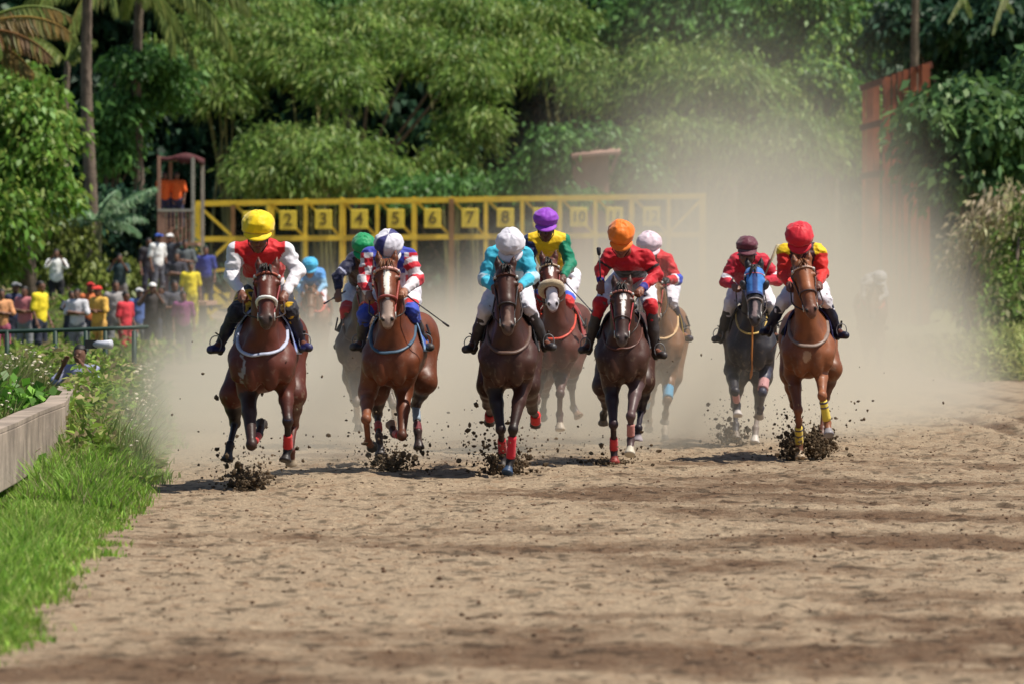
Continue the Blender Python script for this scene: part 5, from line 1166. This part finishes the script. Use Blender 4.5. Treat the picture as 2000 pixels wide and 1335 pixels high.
RIDERS = [
 dict(cap=(504, 441), capr=.155, tilt=.3, sh=[(461, 491), (557, 488)], el=[(452, 540), (582, 532)], ha=[(474, 578, -.3), (553, 580, -.36)], kn=[(459, 612), (567, 606)], ft=[(430, 672, .25), (588, 668, .25)],
      silk=silk1, capcol=const((.88, .62, .0)), camo=(.02, .02, .03), breech=(.62, .38, .01), boot=(.012, .012, .03), boot2=(.03, .03, .12), goggles=(.02, .02, .02), skin=(.12, .045, .028),
      label='jockey in a red vest, white sleeves and bright yellow cap'),
 dict(cap=(759, 478), capr=.148, tilt=.75, sh=[(722, 500), (798, 500)], el=[(712, 548), (815, 545)], ha=[(722, 580, -.3), (787, 572, -.4)], kn=[(712, 612), (804, 608)], ft=[(706, 668, .3), (826, 668, .3)],
      silk=silk2, capcol=whitenavy, peak=(.7, .7, .76), bow=1, boot=(.07, .06, .06), boot2=(.06, .055, .055), kneecol=[(.5, .8, (.6, .02, .03)), (.8, 1, (.04, .08, .5))],
      whip=dict(hand=1, tip=(877, 638, -.3), col=(.03, .03, .04), label='dark whip pointing down right from the checked jockey'),
      label='jockey in red and white checks and bands with a white and navy cap'),
 dict(cap=(997, 475), capr=.142, tilt=.8, sh=[(962, 500), (1024, 497)], el=[(947, 545), (1039, 542)], ha=[(969, 566, -.3), (1012, 562, -.4)], kn=[(948, 605), (1032, 600)], ft=[(925, 672, .3), (1064, 668, .2)],
      silk=silk3, capcol=const((.72, .70, .78)), bow=1, goggles=(.03, .03, .03), boot=(.05, .045, .05), skin=(.12, .045, .028),
      label='jockey in light blue silks with a white cap'),
 dict(cap=(1066, 429), capr=.142, tilt=.3, shy=-.02, hipy=.5, hipz=1.85, sh=[(1037, 470), (1099, 470)], el=[(1034, 515), (1114, 514)], ha=[(1046, 552, -.3), (1098, 545, -.34)], kn=[(1046, 590), (1108, 592)], ft=[(1040, 650, .3), (1119, 648, .25)],
      silk=silkP, capcol=const((.30, .05, .55)), boot=(.07, .05, .05), kneecol=[(.35, .55, WHITE), (.55, .8, (.05, .12, .65)), (.8, 1, (.6, .03, .03))],
      whip=dict(hand=1, tip=(1160, 613, -.3), col=(.03, .03, .08), label='dark whip slanting down right from the yellow and green jockey'), skin=(.07, .03, .02),
      label='jockey in a yellow and green top with a purple cap'),
 dict(cap=(1213, 458), capr=.14, tilt=.6, shy=-.1, hipy=.42, hipz=1.86, hipx=.08, caph=1.0, sh=[(1192, 500), (1261, 503)], el=[(1174, 528, -.1), (1282, 537)], ha=[(1174, 560, -.2), (1249, 569, -.4)], kn=[(1172, 594), (1271, 598)], ft=[(1150, 674, .2), (1281, 684, .1)], free=0,
      silk=silkO, capcol=const((.9, .20, .01)), boot=(.055, .045, .045), bow=1, kneecol=[(.86, 1, (.6, .02, .03))], skin=(.14, .05, .03),
      whip=dict(hand=0, tip=(1169, 483, -.2), col=(.03, .03, .04), label='short dark whip held upright by the orange-capped jockey'),
      label='jockey in red silks with black bands and an orange cap'),
 dict(cap=(1268, 475), capr=.15, tilt=.4, sh=[(1250, 505), (1300, 507)], el=[(1245, 545), (1322, 546)], ha=[(1262, 560, -.3), (1300, 548, -.36)], kn=[(1256, 590), (1311, 590)], ft=[(1240, 650, .3), (1334, 653, .2)],
      silk=silkK, capcol=const((.78, .60, .68)), boot=(.02, .015, .04), goggles=(.25, .03, .25), glove=(.02, .02, .02),
      label='jockey with a pale pink cap and red sleeves banded blue and white'),
 dict(cap=(1459, 480), capr=.128, tilt=.15, sh=[(1436, 510), (1488, 510)], el=[(1417, 550), (1519, 547)], ha=[(1437, 562, -.3), (1489, 548, -.36)], kn=[(1427, 592), (1506, 596)], ft=[(1408, 654, .3), (1510, 652, .3)],
      silk=silkB, capcol=const((.12, .02, .04)), goggles=(.06, .02, .03), boot=(.015, .014, .02),
      whip=dict(hand=1, tip=(1520, 478, -.1), col=(.6, .5, .3), bat=1, label='pale flat whip raised beside the maroon-capped jockey'), skin=(.14, .06, .04),
      label='jockey in crimson silks with white armbands and a maroon cap'),
 dict(cap=(1561, 461), capr=.152, tilt=.7, sh=[(1532, 492), (1600, 492)], el=[(1531, 536), (1606, 534)], ha=[(1544, 560, -.3), (1598, 558, -.36)], kn=[(1530, 590), (1612, 588)], ft=[(1502, 640, .3), (1636, 646, .2)],
      silk=silkR, capcol=const((.66, .012, .03)), bow=1, boot=(.012, .012, .035), skin=(.1, .04, .03),
      label='jockey in scarlet silks with yellow shoulders and a red cap'),
 dict(cap=(710, 478), capr=.135, tilt=.6, sh=[(692, 508), (738, 508)], el=[(661, 538, -.2), (742, 545)], ha=[(661, 577, -.3), (724, 575, -.35)], kn=[(677, 606), (736, 606)], ft=[(672, 668, .3), (742, 665, .3)], free=0,
      silk=silkG, capcol=const((.0, .30, .10)), boot=(.03, .02, .04), kneecol=[(.5, .72, WHITE), (.72, 1, (.6, .02, .04))], skin=(.12, .05, .03),
      whip=dict(hand=0, tip=(632, 594, -.3), col=(.1, .1, .12), label='thin dark whip held out left by the green-capped jockey'),
      label='jockey in dark navy sleeves with a shiny green cap'),
 dict(cap=(605, 517), capr=.15, tilt=.4, sh=[(590, 535), (626, 533)], el=[(583, 560), (632, 558)], ha=[(592, 576, -.3), (618, 574, -.36)], kn=[(586, 590), (630, 590)], ft=[(580, 630, .3), (638, 628, .3)],
      silk=silkL, capcol=const((.05, .45, .75)), label='distant jockey all in light blue with a cyan cap'),
 dict(cap=(1718, 542), capr=.15, tilt=.4, sh=[(1690, 558), (1722, 556)], el=[(1686, 578), (1730, 576)], ha=[(1694, 590, -.3), (1712, 590, -.36)], kn=[(1686, 602), (1720, 602)], ft=[(1682, 636, .3), (1724, 636, .3)],
      silk=lambda tg, t, q, p: full(len(t), (.42, .40, .42)), capcol=const((.5, .48, .5)), label='faint jockey in haze-greyed whites at the back of the field in thick dust'),  # silk and cap greyed, painting in the veil of dust
]
for hs_, rs_ in zip(HORSES, RIDERS):
    root, O, bits, sp = build_horse(hs_)
    rs_['horse'] = root
    build_rider(rs_, hs_['Y'], O, sp, bits, 1.0 if hs_['Y'] < 90 else 1.7)
# ================================================================ spectators
SKINO = mat('skin_dark', (.17, .08, .05), rough=.55); SHIRT = mat('shirt_cloth', rough=.85, objcol=True, var=.3, vscale=5, bump=.4, bscale=18, bdist=.02)
HAIRB = mat('black_hair', (.012, .01, .01), rough=.6)
def fold2(p): return .014 * fbm(p[:, 0] * 12, p[:, 1] * 8, p[:, 2] * 12, 3, seed=2)
def proto(pose):
    shL, shR = np.array([-.17, 0, 1.36]), np.array([.17, 0, 1.36]); hips = np.array([0, .02, .90])
    el, ha = {'down': ([(-.23, .02, 1.10), (.23, .02, 1.10)], [(-.24, -.08, .86), (.23, -.1, .87)]), 'up': ([(-.27, -.12, 1.24), (.25, -.14, 1.22)], [(-.12, -.22, 1.45), (.11, -.24, 1.44)]),
              'fold': ([(-.25, -.04, 1.12), (.25, -.05, 1.12)], [(.06, -.2, 1.12), (-.07, -.21, 1.16)]), 'one': ([(-.24, .02, 1.10), (.32, -.1, 1.42)], [(-.22, -.1, .88), (.26, -.18, 1.66)])}[pose]
    kn = [(-.11, -.03, .49), (.12, -.02, .49)]; fo = [(-.12, .02, .08), (.14, .03, .08)]
    hd = np.array([0, -.02, 1.56]); B = [P((0, 0, 1.3), (0, .01, .95), .10, .1, k=.08, fl=1.25), P(shL, shR, .05, k=.05), P((0, 0, 1.36), hd, .048, .045, k=.03), P(hd, None, (.07, .088, .1), k=.03, tag='face'),
                                         P(hd + [0, -.09, -.01], hd + [0, -.1, -.02], .011, .013, k=.01), P(hd + [0, -.05, -.07], None, (.045, .04, .03), k=.03)]
    for i in (0, 1):
        s = (-1, 1)[i]; e, h = np.array(el[i]), np.array(ha[i])
        B += [P((shL, shR)[i], e, .042, .033, k=.03), P(e, h, .033, .022, k=.02), P((s * .09, .01, .88), kn[i], .08, .05, k=.05), P(kn[i], fo[i], .05, .035, k=.03), P(fo[i], np.array(fo[i]) + [0, -.15, -.03], .038, .032, k=.03)]
        f = uni(h - e); sd = uni(np.cross(f, [0, .3, 1])); B.append(P(h, h + f * .06, .028, .03, k=.02))
        for q in range(4):
            b = h + f * .075 + sd * (q - 1.5) * .018; B.append(P(b, b + f * (.05 + .01 * (q in (1, 2))) + np.array([0, -.015, -.01]), .0095, .008, k=.004))
        B.append(P(h + sd * .03 + f * .02, h + sd * .055 + f * .06, .011, .009, k=.006))
        B += [P(hd + [s * .028, -.08, .012], None, (.012, .01, .008), k=.003, tag='eye')]
    V, Q, ti, tt = surf(B, .0125); body = (V, Q)
    S = [P((0, 0, 1.3), (0, .01, .92), .135, .135, k=.08, fl=1.22), P(shL, shR, .072, k=.05), P((0, -.005, 1.38), (0, -.01, 1.42), .062, .056, k=.03)]
    for i in (0, 1): S.append(P((shL, shR)[i], lerp((shL, shR)[i], el[i], .92), .07, .062, k=.03))
    V, Q, _, _ = surf(S, .018, fold2); shirt = (V, Q)
    S = [P((0, .01, .93), (0, .02, .86), .125, .135, k=.05, fl=1.2)]
    for i in (0, 1): S += [P(((-1, 1)[i] * .09, .01, .86), kn[i], .105, .075, k=.04), P(kn[i], np.array(fo[i]) + [0, 0, .03], .075, .058, k=.03)]
    V, Q, _, _ = surf(S, .018, fold2); tr = (V, Q)
    S = [P(hd + [0, .015, .03], None, (.08, .093, .088), k=.03)]; V, Q, _, _ = surf(S, .014); m = V[:, 2] > 1.56 + (V[:, 1] < -.03) * .055; 
    keep = m[Q].all(1); hair = (V, Q[keep])
    S = [P(hd + [0, .0, .04], None, (.088, .1, .085), k=.03), P(hd + [0, -.08, .06], hd + [0, -.16, .05], .05, .045, k=.02, fl=1.0)]; V, Q, _, _ = surf(S, .014); m = V[:, 2] > 1.605; cp = (V, Q[m[Q].all(1)])
    out = {}
    for nm, (V, Q), mt in (('body', body, SKINO), ('shirt', shirt, SHIRT), ('trousers', tr, SHIRT), ('hair', hair, HAIRB), ('cap', cp, SHIRT)):
        o = mk(nm, V, Q, mt); out[nm] = o.data; bpy.data.objects.remove(o)
    return out
PR = {k: proto(k) for k in ('down', 'up', 'fold', 'one')}
def spectator(px, pyhead, Y, pose, shirt, trou, hat, label, rz=0, z=None, group='spectators watching behind the rail', sc_=1.0):
    p = W(px, pyhead, Y); zz = p[2] - 1.58 * sc_ if z is None else z
    t = thing('person', (p[0], p[1], zz), label, 'spectator', group, rz); t.scale = (sc_,) * 3
    for nm in ('body', 'shirt', 'trousers', 'hair' if hat is None else 'cap'):
        o = bpy.data.objects.new(nm, PR[pose][nm]); C.objects.link(o); o.parent = t
        o.color = tuple({'shirt': shirt, 'trousers': trou, 'cap': hat or shirt}.get(nm, (1, 1, 1))) + (1,)
    return t
WH, BK, DK, GR = (.75, .75, .75), (.015, .015, .02), (.03, .035, .06), (.25, .26, .28)
LOW = [(3, 571, 114, 'fold', (.75, .35, .16), (.5, .12, .2), None, 'spectator in a peach orange shirt at the frame edge', .1), (29, 560, 119, 'down', (.03, .035, .08), DK, GR, 'spectator in a dark navy shirt and grey cap', .3),
       (49, 571, 116, 'fold', (.6, .2, .22), GR, None, 'spectator in a rose and white shirt beside the yellow shirt', -.2), (78, 563, 113, 'down', (.85, .68, .03), DK, None, 'spectator in a plain bright yellow T-shirt, dark haired', .5),
       (139, 572, 118, 'up', (.05, .06, .08), DK, None, 'dark-clad spectator raising both hands to the face', .2), (151, 588, 115, 'fold', (.7, .7, .75), GR, None, 'shorter spectator in a white shirt before the dark-clad one', -.1),
       (176, 561, 119, 'down', (.6, .16, .05), DK, (.6, .03, .03), 'spectator in a rust orange shirt and red cap', .2), (193, 562, 116, 'fold', (.85, .50, .10), (.7, .4, .1), (.65, .04, .03), 'spectator in an amber shirt and red cap', -.3),
       (226, 575, 117, 'down', (.35, .33, .33), GR, None, 'spectator in a grey shirt beside the amber shirt', .1), (245, 579, 114, 'down', (.65, .04, .06), (.5, .05, .06), None, 'spectator in a crimson shirt near the rail end', .4),
       (271, 556, 118, 'down', (.10, .17, .42), GR, WH, 'spectator in a slate blue shirt and white cap', .2), (298, 572, 116, 'up', (.06, .05, .05), DK, (.8, .8, .78), 'spectator in a black shirt and white cap near the gate', 0),
       (316, 577, 119, 'down', (.12, .09, .08), DK, None, 'spectator in a brown shirt beside the white cap', -.3), (340, 572, 117, 'fold', (.08, .08, .10), DK, None, 'spectator in charcoal near the left gate post', .2), (358, 582, 115, 'down', (.22, .05, .16), DK, None, 'spectator in a plum shirt by the gate leg', .1)]
UP = [(110, 494, 138, 'up', (.8, .82, .82), (.02, .02, .025), None, 'tall man in a white T-shirt and black trousers on the bank', .1), (234, 503, 140, 'up', (.03, .06, .07), (.2, .2, .2), None, 'man in a dark teal top holding both hands up on the bank', -.1),
      (308, 464, 140, 'down', (.78, .8, .8), (.10, .11, .14), (.05, .12, .5), 'man in a white shirt and blue cap under the tower', .7), (333, 464, 142, 'one', (.05, .06, .08), (.15, .16, .2), WH, 'man in dark clothes and a white cap raising an arm under the tower', -.4),
      (362, 476, 141, 'fold', (.10, .12, .13), (.16, .17, .2), None, 'man in a dark grey shirt leaning by the tower leg', .1), (372, 520, 138, 'down', (.8, .65, .03), (.7, .6, .05), None, 'person in a lemon yellow outfit under the tower', .3),
      (402, 488, 143, 'down', (.04, .06, .32), DK, None, 'person in a royal blue shirt behind the left gate frame', 0), (290, 472, 143, 'down', (.04, .04, .05), DK, None, 'man in black behind the white shirted man', .5),
      (345, 500, 139, 'fold', (.05, .05, .07), (.2, .25, .32), None, 'person in a black top and jeans between the two rows', 0)]
for i_, a in enumerate(LOW): spectator(*a[:8], rz=a[8] * 2.2, sc_=(.93, 1.0, .96, 1.03, .9)[i_ % 5], z=gz(*W(a[0], 0, a[2])[:2]))
for a in UP: spectator(*a[:8], rz=a[8], group='spectators standing on the bank')
OR = (.95, .16, .03)
for (px, lb, rz) in ((322, 'marshal in orange on the left side of the tower platform', .2), (346, 'marshal in orange on the right side of the tower platform', -.2)):
    spectator(px, 374, 149.7 + .7, 'down', OR, (.05, .05, .1), None, lb, rz=rz, z=3.0, group='marshals on the tower', sc_=.94)
# blocks the upper row stands on
m = MB(); b = W(110, 531, 138) * np.array([1, 1, 0]); hz_ = W(110, 494, 138)[2] - 1.58
pl = thing('concrete_block', b, 'grey concrete block under the man in the white T-shirt', 'block'); m.box((0, 0, hz_ / 2), (1.5, 1.0, hz_)); o = m.build('block', mat('grey_concrete', (.3, .3, .29), rough=.9, bump=.3), pl, smooth=False); bv = o.modifiers.new('b', 'BEVEL'); bv.width = .03
m = MB(); m.box((0, 0, hz_ + .02), (1.6, 1.1, .05)); m.build('capstone', mat('grey_concrete'), pl, smooth=False)
xb0, xb1 = W(225, 531, 141)[0], W(412, 531, 141)[0]; hh = W(308, 464, 140)[2] - 1.58
tb = thing('viewing_bank', ((xb0 + xb1) / 2, 141.5, 0), 'raised earth and board stand under the upper row of spectators', 'stand')
m = MB(); m.box((0, 0, hh - .06), (xb1 - xb0, 5.0, .1)); m.build('deck', PINKW, tb, smooth=False)
for i in range(7):
    m = MB(); x = (i / 6 - .5) * (xb1 - xb0 - .2); m.box((x, -2.3, (hh - .12) / 2), (.12, .12, hh - .12)); m.build('post', PINKW, tb, smooth=False)
m = MB(); m.box((0, -2.42, hh * .55), (xb1 - xb0, .05, hh * .75)); m.build('board', mat('weathered_board', (.16, .14, .12), rough=.9, var=.4, vscale=2), tb, smooth=False)
# crouching photographer in the weeds
ph = spectator(157, 688, 66, 'up', (.3, .32, .5), (.3, .3, .45), None, 'photographer with a long lens half hidden in the weeds behind the wall', rz=-.3, z=-.62, group='people by the wall')
c = W(178, 672, 65.6); cm = thing('camera_lens', c, 'camera with a pale long lens held up by the photographer in the weeds', 'camera')
m = MB(); m.box((0, 0, 0), (.14, .09, .10)); m.build('camera_body', mat('camera_black', (.02, .02, .022), rough=.4), cm, smooth=False)
m = MB(); m.tube([(.03, 0, 0), (.12, -.05, 0), (.24, -.11, .0)], [.045, .042, .055], n=14); m.build('lens', mat('lens_grey', (.5, .52, .6), rough=.4), cm)

# ================================================================ dust behind the field
def dust():
    x0, x1, y0, y1, z0, z1 = -10.5, 14.0, 48.5, 150.0, -.4, 8.5
    V = [(x, y, z) for z in (z0, z1) for x, y in ((x0, y0), (x1, y0), (x1, y1), (x0, y1))]
    o = mk('dust_cloud', V, [(0, 3, 2, 1), (4, 5, 6, 7), (0, 1, 5, 4), (1, 2, 6, 5), (2, 3, 7, 6), (3, 0, 4, 7)], None, smooth=False)
    m = bpy.data.materials.new('dust'); m.use_nodes = True; n = m.node_tree; N = n.nodes; L = n.links; N.remove(N['Principled BSDF'])
    pv = N.new('ShaderNodeVolumePrincipled'); pv.inputs['Color'].default_value = DUSTCOL + (1,); pv.inputs['Anisotropy'].default_value = DUSTG
    L.new(pv.outputs[0], N['Material Output'].inputs['Volume'])
    tc = N.new('ShaderNodeTexCoord'); sx = N.new('ShaderNodeSeparateXYZ'); L.new(tc.outputs['Object'], sx.inputs[0]); X, Y, Z = sx.outputs
    def M(op, a, b=None, cl=False):
        q = N.new('ShaderNodeMath'); q.operation = op; q.use_clamp = cl
        for i, v in enumerate((a, b)):
            if v is None: continue
            if isinstance(v, (int, float)): q.inputs[i].default_value = v
            else: L.new(v, q.inputs[i])
        return q.outputs[0]
    t = M('SUBTRACT', Y, 55.0)
    noi = N.new('ShaderNodeTexNoise'); noi.inputs['Scale'].default_value = .33; noi.inputs['Detail'].default_value = 3.5; noi.inputs['Roughness'].default_value = .55; L.new(tc.outputs['Object'], noi.inputs['Vector'])
    nz = M('SUBTRACT', noi.outputs['Fac'], .5)
    Xn = M('ADD', X, M('MULTIPLY', nz, 2.6))
    w = M('ADD', M('MULTIPLY', t, .060), 3.9); c = M('ADD', M('MULTIPLY', t, .0115), .55)
    u = M('DIVIDE', M('SUBTRACT', Xn, c), w)
    fc = N.new('ShaderNodeFloatCurve'); L.new(M('ADD', M('MULTIPLY', u, .4), .5, True), fc.inputs['Value'])
    cv = fc.mapping.curves[0]; P_ = [(u_ * .4 + .5, h_ / 5) for u_, h_ in DUSTH]
    cv.points[0].location = P_[0]; cv.points[1].location = P_[-1]
    for q in P_[1:-1]: cv.points.new(*q)
    fc.mapping.update()
    grow = M('ADD', M('MULTIPLY', M('DIVIDE', M('SUBTRACT', Y, 50.0), 16.0, True), .80), .20)
    far = M('ADD', M('MULTIPLY', M('SUBTRACT', Y, 70.0), .0035), .9)
    h = M('MULTIPLY', M('MULTIPLY', M('MULTIPLY', fc.outputs[0], 5.0), grow), far)
    h = M('MAXIMUM', M('MULTIPLY', h, M('ADD', M('MULTIPLY', nz, 2.2), 1.0)), .05)
    q = M('DIVIDE', M('MAXIMUM', Z, 0.0), h); e = M('POWER', 2.71828, M('MULTIPLY', M('POWER', q, 2.1), -1.0))
    ed = M('SUBTRACT', 1.0, M('POWER', M('MINIMUM', M('MULTIPLY', M('ABSOLUTE', u), .86), 1.0), 5.0), True)
    ys_ = M('ADD', M('MULTIPLY', X, 1.9), 54.6); st = M('DIVIDE', M('SUBTRACT', Y, ys_), 7.0, True); en = M('DIVIDE', M('SUBTRACT', 150.0, Y), 15.0, True)
    thick = M('ADD', M('MULTIPLY', M('DIVIDE', M('SUBTRACT', 120.0, Y), 60.0, True), 1.0), .5)
    d = M('MULTIPLY', M('MULTIPLY', M('MULTIPLY', e, ed), M('MULTIPLY', st, en)), M('MULTIPLY', thick, M('MAXIMUM', M('ADD', M('MULTIPLY', nz, 3.4), 1.0), .08)))
    lowl = M('MULTIPLY', M('POWER', 2.71828, M('MULTIPLY', M('POWER', M('DIVIDE', M('MAXIMUM', Z, 0.0), .75), 2.0), -1.0)), M('MULTIPLY', M('DIVIDE', M('SUBTRACT', Y, ys_), 3.0, True), M('DIVIDE', M('SUBTRACT', 100.0, Y), 30.0, True)))
    d = M('ADD', d, M('MULTIPLY', M('MULTIPLY', lowl, ed), M('MAXIMUM', M('ADD', M('MULTIPLY', nz, 6.0), 1.9), .05)))
    L.new(M('MULTIPLY', d, DUSTD), pv.inputs['Density'])
    o.data.materials.append(m); m.cycles.volume_step_rate = DUSTSTEP
    tag(o, 'sunlit beige dust raised by the horses, thickest on the right', 'dust', kind='stuff')
dust()
